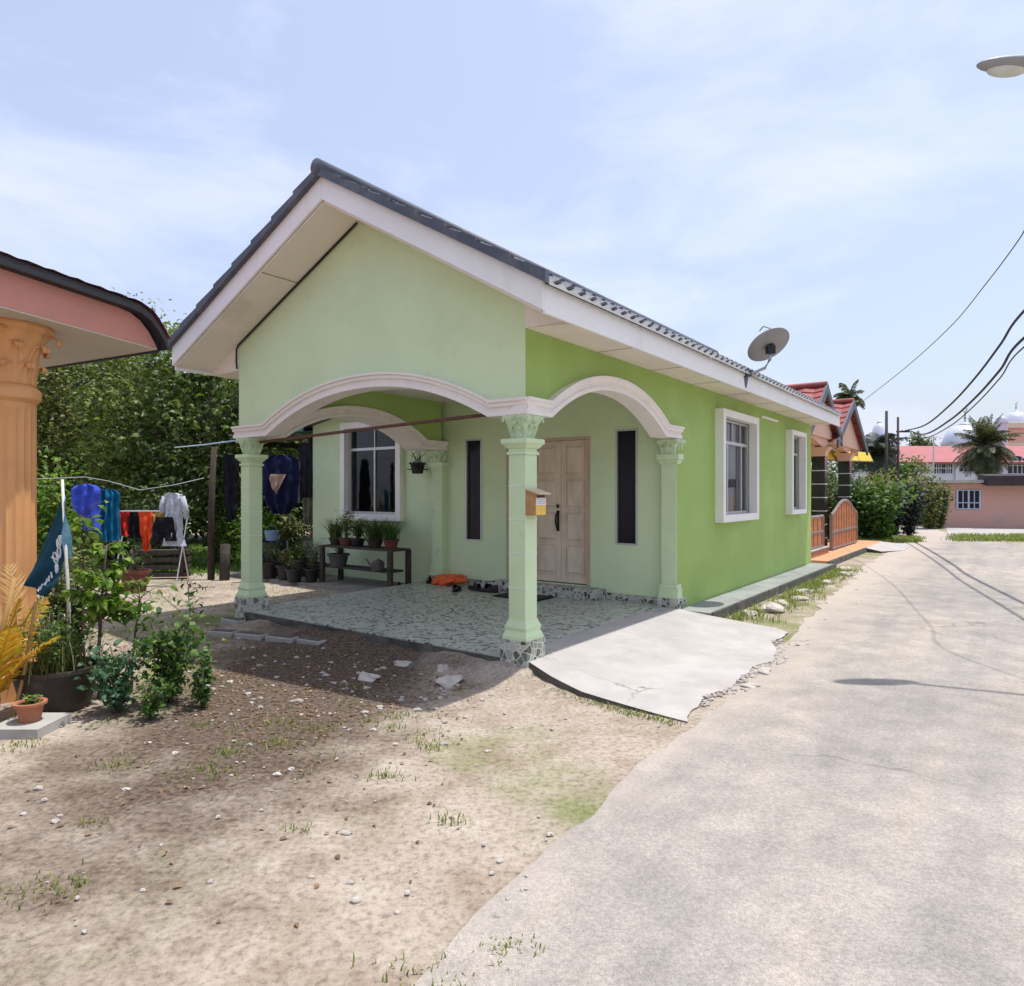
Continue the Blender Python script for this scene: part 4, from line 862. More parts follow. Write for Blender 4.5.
cloth('dark_cloth', 'olive grey cloth hanging lower behind the long dark sheet', 'sheet', at(308, 524, 12.9), [(.6, -.1, .1), (0, -.09, .09)], fab('olive_cloth', (.16, .17, .11)), .03, 2, 16, 0, False)
cloth('dark_cloth', 'black cloth hanging in the shade left of the far porch column', 'sheet', at(230, 520, 10.9), [(1.05, -.12, .14), (.3, -.1, .12), (0, -.02, .1)], BLKF, .08, 2, 15, 0, False)
prop(MB().tube([at(175, 447.5, 11), at(206, 444.5, 10.0), at(236, 440.5, 8.4)], .01, 6).build('cable', pm('pale_blue_cable', (.40, .52, .66), .5)), 'thin pale blue cable tied to the top of the far porch column', 'cable')

# trunks, stump, logs
prop(MB().tube([(-5.2, 11.75, -.05), (-5.22, 11.8, 1.2), (-5.18, 11.82, 2.3)], .06, 10, .045).build('dead_trunk', pm('dark_bark', (.05, .04, .03), .9, .3, 14, bmp=.7, bsc=30, bd=.02), None, True), 'dark bare upright trunk holding the clothes line', 'trunk')
prop(MB().tube([(-4.95, 11.7, -.05), (-4.93, 11.7, .62)], .085, 10, .08).build('wooden_stump', DARKW, None, True), 'short square stump standing right of the bare dark trunk', 'stump')
BR = pm('stacked_wood', (.06, .05, .042), .9, .4, 9)
for i in range(4):
    z = .04+i*.13
    t = thing('timber_rail', ['lowest', 'second lowest', 'second highest', 'topmost'][i]+' rail of the dark timber stack under the washing', 'timber', (-6.15, 11.9, z), .1, 'stacked timbers under the washing')
    MB().box(-.48, .48, -.1, .1, 0, .08).build('plank', BR, t, bevel=.006); MB().box(-.42, -.34, -.11, .11, .08, .129).build('spacer', DARKW, t); MB().box(.34, .42, -.11, .11, .08, .129).build('spacer', DARKW, t)

# ------------------------------------------------------------ orange neighbour porch (left)
cor = at(157, 350, 5.94); A = Vector((-.24, -.97, 0)); B = Vector((-.88, .47, 0))
nb = thing('neighbour_porch', 'salmon fascia porch with fluted orange columns at the left edge', 'porch', (cor.x, cor.y, 0))
zs = cor.z
def PN(a, b, z): return A*a+B*b+Vector((0, 0, z))
mb = MB(); n = 26; vs = []; fs = []
topc = lambda a: .245*(1-max(0, 1-a/.42)**2.6)+.004
for i in range(n+1):
    a = (i/n)**1.6*6.0
    for b in (0, .03):
        vs += [PN(a, b, zs+.012), PN(a, b, zs+.012+topc(a))]
for i in range(n): 
    o = i*4; fs += [(o, o+1, o+5, o+4), (o+2, o+6, o+7, o+3), (o+1, o+3, o+7, o+5), (o, o+4, o+6, o+2)]
fs += [(0, 2, 3, 1), (n*4, n*4+1, n*4+3, n*4+2)]
mb.add(vs, fs).build('fascia', PINK, nb)
def strip(a_off, z0f, z1f, m, name, out0=-.03, out1=.04, th=0):
    mb = MB(); vs = []; fs = []
    for i in range(n+1):
        a = (i/n)**1.6*6.0
        for (b, z) in ((out0, z0f(a)), (out1, z0f(a)), (out1, z1f(a)), (out0, z1f(a))): vs.append(PN(a-a_off, b, zs+.012+z))
    for i in range(n):
        for j in range(4): fs.append((i*4+j, i*4+(j+1) % 4, (i+1)*4+(j+1) % 4, (i+1)*4+j))
    fs += [(0, 1, 2, 3), (n*4+3, n*4+2, n*4+1, n*4)]
    return mb.add(vs, fs).build(name, m, nb)
strip(.05, lambda a: topc(a)-.0 if a > .02 else -.01, lambda a: topc(a)+.062, pm('dark_tile_edge', (.03, .03, .038), .6), 'tile_edge', -.09, .05)
# roof skin
mb = MB()
mb.grid(90, 10, lambda i, j: PN(-.08+6.1*i, -.1+2.6*j, zs+.092+topc(max(.0, 6.1*i))+.40*j-.22*max(0, .35-6.1*i)*j+.005*math.cos(i*6.1/.19*2*math.pi)))
mb.build('roof_skin', REDR, nb, True, norm=False)
mb = MB(); 
for k in range(14): c = PN(-.07, -.08+.02*k*9*.0+k*.19, zs+.06+.04*k*.19); 
mb = MB(); mb.add([PN(.0, .0, zs), PN(6, 0, zs), PN(6, 4, zs), PN(0, 4, zs), PN(.0, .0, zs+.01), PN(6, 0, zs+.01), PN(6, 4, zs+.01), PN(0, 4, zs+.01)], [(0, 1, 2, 3), (4, 5, 6, 7), (0, 1, 5, 4), (1, 2, 6, 5), (2, 3, 7, 6), (3, 0, 4, 7)]).build('soffit', pm('porch_soffit', (.60, .53, .45), .8, .05, 1, dirt=(.45, .38, .3), dsc=1), nb)
mb = MB(); mb.add([PN(-.03, .0, zs-.015), PN(-.0, .0, zs-.015), PN(.0, 4, zs-.015), PN(-.03, 4, zs-.015), PN(-.03, .0, zs+.2), PN(.0, .0, zs+.06), PN(.0, 4, zs+.3), PN(-.03, 4, zs+.3)], [(0, 1, 2, 3), (4, 5, 6, 7), (0, 1, 5, 4), (1, 2, 6, 5), (2, 3, 7, 6), (3, 0, 4, 7)]).build('side_fascia', pm('dark_tile_edge', (1, 1, 1)), nb)
def ocolumn(x, y):
    fl = lambda t, z: 1-.055*abs(math.sin(11*t))**.7 if .55 < z < 2.13 else 1
    z_ = zs
    mb = MB(); prof_ = [(.30, -.02), (.30, .18), (.27, .2), (.27, .25), (.25, .28), (.235, .34), (.24, .38), (.205, .42), (.205, .54)]+[(.205-.0*k, .56+k*.195) for k in range(9)]+[(.206, 2.14), (.205, 2.17), (.235, 2.2), (.24, 2.25), (.225, 2.28), (.2, 2.3)]
    c = mb.lathe(prof_, x, y, 132, fl).build('column', ORNG, nb, 2)
    cp = MB(); pr = [(.2, 2.30), (.2, 2.36), (.2, 2.42), (.205, 2.48), (.22, 2.54), (.245, 2.60), (.27, 2.66), (.275, 2.69), (.31, 2.70), (.315, zs)]
    def rf(t, z):
        f = (z-2.3)/(zs-2.3); return 1+.03*math.sin(f*9)*math.cos(12*t)
    cp.lathe(pr, x, y, 96, rf)
    for k in range(8):
        t_ = k*math.pi/4+.2; acleaf(cp, x, y, t_, .20, .285, 2.31, 2.60, .075, .35); acleaf(cp, x, y, t_+.39, .20, .25, 2.31, 2.46, .07, .5)
    for k in range(4): t_ = k*math.pi/2+.55; acleaf(cp, x, y, t_, .21, .335, 2.40, 2.69, .06, .3)
    cp.build('capital', ORNG, c, True)
cc0 = Vector((-3.80, 5.08, 0))-nb.location
ocolumn(cc0.x, cc0.y); c2 = cc0+B*2.2; c3 = cc0+A*2.6
for cq in (c2+B*1.2,): ocolumn(cq.x, cq.y)

# ------------------------------------------------------------ foreground plants (left)
t = thing('large_planter', 'big dark brown round planter filled with fine weeds at the left', 'planter', (at(57, 0, 4.75).x, 4.75, 0))
MB().lathe([(.19, -.01), (.21, .05), (.245, .2), (.26, .265), (.272, .268), (.272, .295), (.25, .295), (.245, .25)], seg=36).build('pot', POTB, t, 2)
MB().lathe([(.245, .255), (.1, .262), (.001, .265)], seg=24, cap=False).build('soil', SOIL, t, True)
s = shrub('x', '', 0, 0, .42, .26, LEAF_MD, 16, 1000, .035, 31, parent=t, asp=.4, spread=1, lo=.1, stem_r=.004)
for c in t.children:
    if c.name.startswith(('stem', 'foliage')): c.location = (0, 0, .25)
g_ = np.random.default_rng(5); blades('weeds', [(g_.normal()*.11, g_.normal()*.11, .25) for _ in range(260)], .26, LEAF_OL, t, .0025, .7, 1, 6)
t = potted('small_pot', 'small terracotta pot with a seedling in front of the large dark planter', 0, 0, 0, .082, .12, TERRA, LEAF_BR, 26, .07, .04, .9, seed=8, asp=.5, world=Vector((at(30, 0, 4.3).x, 4.3, .06)))
prop(MB().box(-.16, .16, -.16, .16, 0, .06).build('paving_block', CONC), 'grey concrete block under the small terracotta pot', 'block').location = (at(30, 0, 4.3).x, 4.3, 0)
# sapling with bright drooping leaves
def sapling(name, label, x, y, h, tilt, crown, mat, n, leaf, seed, droop=1.2, r=.011, stem_mat=BARK):
    t = thing(name, label, 'sapling', (x, y, 0)); rn = random.Random(seed); g = np.random.default_rng(seed)
    pts = [Vector((tilt[0]*f**1.5, tilt[1]*f, h*f))+Vector((rn.gauss(0, .008), rn.gauss(0, .008), 0)) for f in np.linspace(0, 1, 8)]
    mb = MB().tube([p-Vector((0, 0, .02)) for p in pts], r, 7, r*.4); P = []
    for k in range(22):
        f = crown+(1-crown)*rn.random(); i = f*7; p = pts[int(i)].lerp(pts[min(7, int(i)+1)], i-int(i)); a = rn.uniform(0, 6.28); l = rn.uniform(.10, .27)*(1.25-f*.6)
        e = p+Vector((l*math.cos(a), l*math.sin(a), rn.uniform(-.03, .1))); mb.tube([p, p.lerp(e, .5)+Vector((0, 0, .03)), e], r*.35, 5, r*.15)
        for _ in range(n//22): q = p.lerp(e, rn.uniform(.35, 1.1)); P.append((q.x+rn.gauss(0, .02), q.y+rn.gauss(0, .02), q.z-abs(rn.gauss(0, .03))))
    mb.build('stem', stem_mat, t, True); leaves_mesh('foliage', np.array(P), leaf, mat, t, up=.3, asp=.42, droop=droop, g=g); return t
sapling('sapling', 'tall green sapling with drooping bright leaves right of the flagpole', at(99, 0, 4.95).x, 4.95, 1.14, (.05, .0), .42, LEAF_BR, 620, .085, 41, r=.016)
sapling('sapling', 'thin leaning sapling with few leaves beside the tall bright one', at(131, 0, 5.1).x, 5.1, .82, (.06, .02), .7, LEAF_BR, 90, .075, 42)
sapling('sapling', 'low broad leaved sapling in front of the blue shirt', at(84, 0, 5.3).x, 5.3, 1.34, (.0, .0), .82, LEAF_BR, 60, .11, 43)
sapling('sapling', 'small twiggy sapling standing alone left of the far column', at(187, 0, 6.3).x, 6.3, .66, (.02, .0), .55, LEAF_MD, 60, .06, 44, r=.007)
shrub('garden_shrub', 'glossy green citrus shrub at the right end of the plant row', at(168, 0, 4.85).x, 4.85, .72, .24, LEAF_MD, 9, 620, .062, 51, asp=.55, lo=.12, cat='shrub')
shrub('garden_shrub', 'low bushy shrub leaning toward the yard beside the glossy one', at(203, 0, 4.75).x, 4.75, .42, .12, LEAF_MD, 6, 200, .055, 52, asp=.55, lo=.1, cat='shrub')
shrub('garden_shrub', 'blue green spreading shrub at the foot of the tall sapling', at(120, 0, 4.65).x, 4.65, .48, .25, leafm('leaf_bluegreen', [(.03, .075, .03), (.05, .12, .06), (.09, .17, .09)], .25), 9, 560, .055, 53, asp=.5, cat='shrub')
shrub('garden_shrub', 'dark leafy bush behind the large dark planter', at(72, 0, 5.6).x, 5.6, .85, .3, LEAF_DK, 9, 700, .07, 54, asp=.5, cat='shrub')
shrub('garden_shrub', 'yellowish weedy bush between the orange column and the flagpole', at(46, 0, 6.3).x, 6.3, .75, .28, LEAF_OL, 10, 420, .05, 55, asp=.35, cat='shrub')
shrub('garden_shrub', 'small green tuft of leaves at the near foot of the citrus shrub', at(150, 0, 4.5).x, 4.5, .3, .16, LEAF_MD, 8, 260, .045, 56, asp=.4, cat='shrub')
# yellow palm
t = thing('golden_palm', 'yellow orange fronded palm in the left foreground', 'palm', (at(-14, 0, 4.4).x, 4.4, 0)); mb = MB()
for k, (dx, dy, dz, ln, dp) in enumerate(((.16, .05, 1, .62, .6), (.22, -.1, 1, .5, .9), (-.2, .1, 1, .7, .7), (.42, .1, 1, .52, 1.0), (.0, -.3, 1, .5, .8), (-.4, -.1, .9, .6, 1), (.1, .3, 1, .66, .9), (-.05, .0, 1, .72, .5))):
    frond(mb, (.02, 0, .1), (dx, dy, dz), ln*1.18, dp, 34, .2, .018, k, .25)
mb.build('fronds', LEAF_YL, t, norm=False)
MB().tube([(0, 0, -.02), (.02, 0, .2), (.09, .0, .55), (.17, .02, .95)], .028, 8, .012).build('stem', pm('palm_stem', (.40, .24, .09), .7), t, True)
mb = MB()
for k in range(7): a = k*.9; mb.tube([(.05*math.cos(a), .05*math.sin(a), 0), (.07*math.cos(a), .07*math.sin(a), .15), (.03*math.cos(a)+.02, .03*math.sin(a), .32)], .016, 6, .004)
mb.build('dry_sheath', pm('dry_sheath_grey', (.40, .36, .36), .8, .3, 20), t, True)
t = thing('dry_frond', 'pale dried palm frond tip in front of the orange column', 'frond', (at(27, 0, 4.5).x, 4.5, .0)); mb = MB()
frond(mb, (-.06, 0, .62), (-.1, .0, 1), .42, .5, 13, .17, .016, 77, .0); mb.build('leaflets', leafm('dry_frond', [(.62, .40, .16), (.75, .55, .28), (.5, .25, .1)], .3), t, norm=False)
MB().tube([(-.10, 0, -.02), (-.02, 0, .3), (.06, 0, .78), (-.02, .0, .64), (-.06, 0, .62)], .012, 6, .008).build('stalk', pm('palm_stem', (1, 1, 1)), t)

# flag
fp = Vector((at(67, 0, 5.0).x, 5.0, 0))
t = thing('flag', 'drooping dark teal flag with white lettering on a pale pole', 'flag', fp)
MB().tube([(.02, 0, -.03), (.012, 0, .7), (-.035, 0, 1.6)], .015, 10, .010).build('pole', pm('pale_pole', (.60, .60, .55), .6, .1, 10, dirt=(.35, .34, .3), dsc=8), t, True)
TEALD = fab('dark_teal_flag', (.018, .065, .10), .2)
# flag surface: hangs from the hoist down to lower left
def fs_(i, j):    # i along hoist (0 top .. 1 bottom), j away from the hoist
    hp = Vector((-.03+.03*i, 0, 1.55-.52*i)); tip = Vector((-.25+.06*i, .04, .78+.0*i)) if False else Vector((-.29+.16*i, -.03, .84-.10*i))
    p = hp.lerp(tip, j); return p+Vector((.012*math.sin(j*9+i*4), .035*math.sin(i*9+j*4)*j**.5, -.05*math.sin(j*3.14)))
mb = MB(); mb.grid(24, 24, fs_); fl_ = mb.build('flag_cloth', TEALD, t, True, norm=False)
# white lettering strokes lying on the cloth (unreadable script, two words)
def stroke(pts, r=.008):
    out_ = []
    for (i, j) in pts: p = fs_(i, j); out_.append(p+Vector((0, -.006, 0)))
    return out_
lt = MB()
def glyph(ci, cj, s, shape):
    for path_ in shape: lt.tube(stroke([(ci+x*s*1.5, cj+y*s*1.1) for x, y in path_]), .0062, 5)
O_ = [[(.5*math.cos(a), .5*math.sin(a)) for a in np.linspace(0, 6.28, 10)]]
S_ = [[(-.5, .4), (-.2, -.4), (.1, .3), (.5, -.4)]]
glyph(.60, .16, .10, O_+S_); glyph(.70, .22, .10, O_); glyph(.62, .36, .11, O_+[[(-.7, .5), (.7, -.5)]]); glyph(.72, .44, .10, S_+O_)
glyph(.64, .62, .09, [[(-.6, 0), (.6, 0)], [(-.6, .7), (.6, .7)]]); glyph(.66, .74, .09, [[(-.7, 0), (.7, .1)], [(0, -.5), (0, .8)]]); glyph(.67, .85, .09, [[(-.7, 0), (.6, .1)], [(-.6, .6), (.5, .7)]])
lt.build('lettering', pm('flag_white', (.72, .76, .78), .8), fl_)
mb = MB(); mb.grid(12, 8, lambda i, j: (-.028+.01*i+.065*j*(.35+.65*i), -.01+.02*math.sin(i*7+j*3), 1.48-.46*i)); mb.build('flag_fold', pm('pale_teal_fold', (.16, .33, .42), .9, .3, 20), t, True, norm=False)

# plant pot under the washing
potted('potted_plant', 'wide reddish brown pot with twiggy plant under the washing', 0, 0, 0, .21, .33, pm('brown_red_pot', (.14, .05, .035), .75), LEAF_MD, 90, .4, .06, 1.2, seed=61, world=Vector((at(135, 0, 10.3).x, 10.3, 0)))

# ------------------------------------------------------------ trees and bushes on the left
TG = 'garden trees behind the washing'
for i, (x, y, cz, rad, m_, lb, lf, cl, per) in enumerate((
    (-12.2, 16.5, 3.0, (2.3, 1.6, 2.6), LEAF_OL, 'olive fine leaved tree just right of the orange column', .10, 190, 110),
    (-10.0, 17.2, 3.3, (2.0, 1.6, 2.5), LEAF_OL, 'tall olive tree behind the blue shirts', .095, 190, 110),
    (-7.9, 15.2, 3.0, (1.6, 1.4, 2.15), leafm('leaf_light', [(.06, .09, .025), (.11, .15, .035), (.17, .21, .06), (.27, .30, .11)], .3), 'bushy light green tree above the patterned tunic', .12, 130, 90),
    (-6.3, 14.4, 2.9, (1.45, 1.3, 1.95), LEAF_DK, 'broad leaved dark tree beside the bare trunk', .17, 90, 60),
    (-5.9, 17.6, 3.4, (1.5, 1.4, 1.7), LEAF_OL, 'pale green tree peeping out beneath the gable eave', .14, 90, 70))):
    tree('garden_tree', lb, 'tree', x, y, 0, cz, rad, m_, cl, per, lf, .28, TG, .13, 100+i)
for i, (x, y, cz, rad, m_, lb, lf) in enumerate((
    (-16.0, 21.5, 2.8, (3.5, 2, 3.0), LEAF_DK, 'dark tree far behind the orange column', .26), (-12.0, 22, 2.8, (3.2, 2, 3.0), LEAF_DK, 'dark tree closing the view behind the clothes line', .26), (-8.4, 21.5, 2.5, (2.4, 1.6, 2.6), LEAF_DK, 'dark green tree in the gap behind the bare trunk', .26), (-5.8, 22.5, 2.2, (1.7, 1.4, 2.2), LEAF_MD, 'mid green tree seen through the open wash shed', .22))):
    tree('garden_tree', lb, 'tree', x, y, 0, cz, rad, m_, 150, 80, lf, .42, 'trees far behind the washing', .16, 200+i)
for i, (px, Y, h, r, m_, lb, n, lf) in enumerate((
    (45, 12.5, 2.2, .8, LEAF_BR, 'bright green bush right beside the orange column', 1500, .11), (110, 13, 1.5, .9, LEAF_DK, 'dark undergrowth bush behind the teal shirt', 1400, .1),
    (165, 13.2, 1.6, .9, LEAF_DK, 'dark undergrowth bush behind the patterned tunic', 1400, .1), (228, 14, 1.3, .5, LEAF_BR, 'light green bush between stump and far column', 600, .1),
    (258, 12.8, 1.5, .5, LEAF_BR, 'sunlit bush just right of the far porch column', 900, .1), (296, 15.5, 1.3, .6, LEAF_OL, 'sunlit bush seen under the dark robe', 800, .1), (60, 9.3, .8, .5, LEAF_OL, 'low weedy bush below the blue shirt', 500, .07))):
    shrub('yard_bush', lb, at(px, 0, Y).x, Y, h, r, m_, 12, n, lf, 70+i, None, cat='bush', asp=.5, lo=.08, stem_r=.012)
g_ = np.random.default_rng(9)
prop(MB().add([(-15, 12.4, .004), (-3.2, 12.9, .004), (-1, 19.5, .004), (-22, 26, .004)], [(0, 1, 2, 3)]).build('lawn_soil', pm('lawn_soil_green', (.12, .19, .05), .95, .3, 3, dirt=(.25, .22, .12), dsc=2), norm=False), kind='structure')
LAWN = [(x, y, 0) for x, y in zip(g_.uniform(-14, -3.5, 9000), g_.uniform(12.3, 19, 9000))]
prop(blades('lawn_grass', LAWN, .10, leafm('lawn_green', [(.08, .17, .02), (.14, .26, .035), (.2, .32, .06)], .35), None, .012, .7, 1, 3), kind='stuff', label='bright green grass growing behind the washing', cat='grass')

# ------------------------------------------------------------ grass, litter and rubble
pts = []
for _ in range(420):
    u = g_.uniform(3.25, 10.2); v = -.47-abs(g_.normal())*.2-(.15 if u < 6 else .05)*g_.random()
    if v > -1.1:
        cx_, cy_ = u, v
        for k in range(9): q = H(cx_+g_.normal()*.04, cy_+g_.normal()*.035, .0); pts.append((q.x, q.y, 0))
prop(blades('verge_grass', pts, .075, GRASSM, None, .004, .9, 1, 4), kind='stuff', label='tufts of grass and weeds along the kerb of the green house', cat='grass')
pts = []
for _ in range(60):
    u = g_.uniform(-2.6, -.3); v = g_.uniform(-.4, 4.5)
    for k in range(12): q = H(u+g_.normal()*.06, v+g_.normal()*.06); pts.append((q.x, q.y, 0))
for _ in range(150):
    x = g_.uniform(-7.0, -2.8); y = g_.uniform(8.8, 11.5)
    for k in range(10): pts.append((x+g_.normal()*.12, y+g_.normal()*.1, 0))
for _ in range(70):
    v = -g_.uniform(.2, 1.5); e_ = float(np.interp(-v, [.06, .36, .7, 1.5], [-.05, -.2, -.33, -.4])); q = H(e_, v)
    for k in range(9): pts.append((q.x+g_.normal()*.035, q.y+g_.normal()*.035, 0))
for _ in range(60):
    u = g_.uniform(.6, 2.2); v = g_.uniform(4.25, 5.8)
    for k in range(10): q = H(u+g_.normal()*.1, v+g_.normal()*.1); pts.append((q.x, q.y, 0))
for _ in range(26):
    x = g_.uniform(-2.9, .1); y = g_.uniform(2.0, 4.7); R_ = g_.uniform(.02, .11)
    for k in range(int(R_*900)): pts.append((x+g_.normal()*R_, y+g_.normal()*R_*.7, 0))
prop(blades('yard_grass', pts, .03, GRASSM, None, .003, 1.0, 1, 5), kind='stuff', label='sparse yellowish grass scattered over the sandy yard', cat='grass')
P = np.array([[*H(g_.uniform(-2.2, -.1), g_.uniform(.1, 4.6))[:2], .006] for _ in range(2600)]+[[g_.uniform(-7, -.3), g_.uniform(2.3, 10), .006] for _ in range(1100)])
prop(leaves_mesh('leaf_litter', P, .03, DRYL, None, up=3.5, asp=.5), kind='stuff', label='brown dry leaves littering the soil before the porch', cat='leaf litter')
mb = MB(); rn = random.Random(8)
for k in range(420):
    if k < 150: q = H(rn.uniform(3.2, 10), -.5-abs(rn.gauss(0, .25)))
    elif k < 330: q = H(rn.uniform(-1.8, -.1), rn.uniform(-.3, 4.2))
    else: q = Vector((rn.uniform(-5, 0), rn.uniform(2.4, 5), 0))
    s = rn.uniform(.006, .022); mb.blob((q.x, q.y, s*.3), (s*rn.uniform(.8, 1.6), s, s*.6), 7, 5, .25, k)
for k in range(1300):
    if k < 900: q = Vector((rn.uniform(-4.6, .6), rn.uniform(2.0, 5.2), 0))
    else: q = H(rn.uniform(-6, 11), -1.35+.03*0-abs(rn.gauss(0, .25))*.8)
    if k < 900 and q.x > -.2+(q.y-2)*.6: continue
    if k < 900 and math.sin(q.x*2.3+1)*math.sin(q.y*3.1)+.5*math.sin(q.x*7+q.y*5) < rn.uniform(-.4, .9): continue
    if 900 <= k < 1150: e_ = rn.uniform(0, 2.6); q = H(e_, float(np.interp(e_, EU, EV))-abs(rn.gauss(0, .05)))
    s = .0025+.010*rn.random()**3+(.012*rn.random()**2 if 900 <= k < 1150 else 0); mb.blob((q.x, q.y, s*.4+.004), (s*rn.uniform(.8, 1.6), s, s*.7), 6, 4, .2, k)
prop(mb.build('pebbles', pm('pebble_grey', (.42, .38, .34), .9, .3, 8), None), kind='stuff', label='small pale pebbles lying in the soil and verge', cat='pebbles')
RUB = [(.75, -1.60, .07, 'broken crust piece at the near part of the driveway edge'), (1.25, -1.56, .09, 'broken crust piece in the middle of the driveway edge'), (2.45, -1.50, .06, 'little broken piece at the far part of the driveway edge'), (4.35, -.78, .22, 'largest broken concrete chunk in the verge near the driveway corner'), (4.9, -.72, .14, 'flat pale rubble piece in the middle of the grassy verge'), (5.5, -.85, .12, 'rounded rubble piece on the road side of the verge'), (3.9, -.62, .12, 'small rubble piece close to the apron kerb'),
       (6.3, -.7, .12, 'pale rubble piece below the large side window'), (7.6, -.75, .13, 'rubble piece between the two side windows'), (9.0, -.8, .15, 'rubble piece in the verge below the small side window'), (9.9, -.62, .16, 'broken slab corner at the far end of the kerb'),
       (-.28, .65, .10, 'small stone just left of the front column base'), (-.38, 1.05, .09, 'flat stone lying before the porch edge'), (-.55, .35, .13, 'flat stepping stone in front of the front column'), (-.85, .95, .11, 'pale rock in the soil nearest the camera')]
for i, (u, v, s, lb) in enumerate(RUB):
    q = H(u, v); o = MB().blob((0, 0, 0), (s, s*.7, s*.32), 11, 8, .28, 300+i).build('rubble_chunk', pm('rubble_concrete', (.46, .42, .37), .9, .15, 9, bmp=.6, bsc=30, bd=.01), None)
    o.location = (q.x, q.y, s*.12); o.rotation_euler = (0, 0, i*1.3); prop(o, lb, 'rubble', 'rubble pieces by the house')
# brick edging in the soil
for i, (u, v, l, rz, lb) in enumerate(((-.62, 3.45, .30, .35, 'left one of the concrete edging blocks sunk in the soil'), (-.52, 3.1, .34, .25, 'second concrete edging block from the left in the soil'), (-.42, 2.72, .34, .2, 'third concrete edging block in the soil from the left'), (-.33, 2.36, .3, .12, 'rightmost concrete edging block beside the porch edge'), (-.18, 3.98, .34, .0, 'flat concrete block lying before the far column base'))):
    t_ = HT('edging_block', lb, 'block', u, v, 0, rz, 'edging blocks in the soil')
    b = MB().box(-.06, .06, -l/2, l/2, -.02, .055).build('block', CONC, t_, bevel=.012); MB().box(-.045, .045, -l/2+.015, l/2-.015, .0555, .06).build('mortar', CONCD, t_, bevel=.002)

# ------------------------------------------------------------ neighbour house beyond
h2 = thing('tiled_house', 'peach house with red tile gables and black tiled columns beyond the green one', 'house', P0, HROT)
G1, G2 = (12.75, 4.02), (16.1, 4.0)
def gable(u0, z0, hw, drop, v0=.4, vb=5.5):
    ps = [(u0-hw, z0-drop), (u0, z0), (u0+hw, z0-drop)]
    MB().prism([(u0-hw+.12, z0-drop-.02), (u0, z0-.1), (u0+hw-.12, z0-drop-.02)], gR, v0+.05, v0+.2).build('gable_panel', PEACH, h2)
    for s in (-1, 1):
        mb = MB(); L_ = math.hypot(hw, drop); ns = 7
        nw = 44; vs = []; fs = []
        for j in range(ns):
            for (f, lf) in ((j/ns, .03), ((j+1)/ns, 0)):
                for i in range(nw+1):
                    v = v0-.1+(vb-v0)*i/nw; vs.append((u0+s*hw*(1-f), v, z0-drop*(1-f)+lf+.02*math.cos(2*math.pi*(i % 4)/4)))
        m_ = nw+1
        for j in range(2*ns-1):
            for i in range(nw): fs.append((j*m_+i, j*m_+i+1, (j+1)*m_+i+1, (j+1)*m_+i))
        mb.add(vs, fs).build('roof', REDR, h2, norm=False)
        e = (u0+s*hw, z0-drop)
        MB().prism([(u0, z0-.16), (u0, z0+.06), (e[0]+s*.02, e[1]+.03), (e[0]+s*.02, e[1]-.17)], gR, v0-.14, v0-.09).build('barge_board', pm('grey_barge', (.10, .105, .13), .6), h2)
    MB().tube([(u0, v0-.12, z0+.05), (u0, vb, z0+.05)], .07, 8).build('ridge_cap', REDR, h2, True)
gable(G1[0], G1[1], 1.7, 1.15); gable(G2[0], G2[1], 2.15, 1.2)
MB().box(10.4, 18.4, 3.6, 3.75, -.02, 2.9).build('front_wall', PEACH, h2)
MB().box(10.5, 18.2, .55, 3.6, 2.86, 2.9).build('ceiling', SOFF, h2)
mb = MB()
for (c0, c1) in ((10.4, 13.45), (13.45, 16.6), (16.6, 18.2)):
    pl = [(c0, 3.0), (c0, 2.62)]+[(c0+(c1-c0)*f, 2.62+.18*math.sin(math.pi*f)) for f in np.linspace(.05, .95, 12)]+[(c1, 2.62), (c1, 3.0)]
    mb.prism(pl, gR, .52, .68)
mb.build('porch_beam', PEACH, h2)
for u in (13.45, 16.6):
    c = MB().frus(u, .6, .1, 2.40, .15, .15).build('column', BTILE, h2)
    j = MB(); [j.frus(u, .6, z-.012, z+.012, .153, .153) for z in np.arange(.4, 2.3, .33)]; j.build('tile_joint', pm('light_joint', (.6, .6, .62), .6), c)
    k = MB(); k.frus(u, .6, 2.40, 2.5, .16, .17); k.frus(u, .6, 2.5, 2.62, .17, .26); k.build('capital', PEACH, c)
aw = MB(gR).t
U1 = 23.0
mb = MB(); mb.add([(10.5, .95, 2.54), (U1, .95, 2.97), (U1, .80, 2.63), (10.5, .80, 2.24), (10.5, .97, 2.54), (U1, .97, 2.97), (U1, .82, 2.63), (10.5, .82, 2.24)], [(0, 1, 2, 3), (4, 5, 6, 7), (0, 1, 5, 4), (1, 2, 6, 5), (2, 3, 7, 6), (3, 0, 4, 7)]); awn = mb.build('awning', YEL, h2)
mb = MB()
for u in (12.0, 14.2, 15.2, 17.6, 20.2, 22.9):
    f_ = (u-10.5)/(U1-10.5); zt_ = 2.54+.43*f_; zl_ = 2.24+.39*f_; mb.add([(u, .945, zt_), (u+.05, .945, zt_), (u+.05, .795, zl_), (u, .795, zl_)], [(0, 1, 2, 3)])
mb.add([(10.5, .79, 2.22), (U1, .79, 2.61), (U1, .79, 2.65), (10.5, .79, 2.25)], [(0, 1, 2, 3)])
mb.build('awning_rib', pm('awning_rib', (.12, .10, .06), .6), awn)
mb = MB(); mb.box(10.45, 10.9, .25, .4, 2.6, 3.1); mb.build('eave_block', PEACH, h2)
w_ = MB(); w_.box(13.6, 15.4, 3.55, 3.598, .9, 2.2); w_.build('window', DGLASS, h2); w_ = MB(); w_.box(11.2, 12.3, 3.55, 3.598, .1, 2.2); w_.build('door', DARKW, h2)
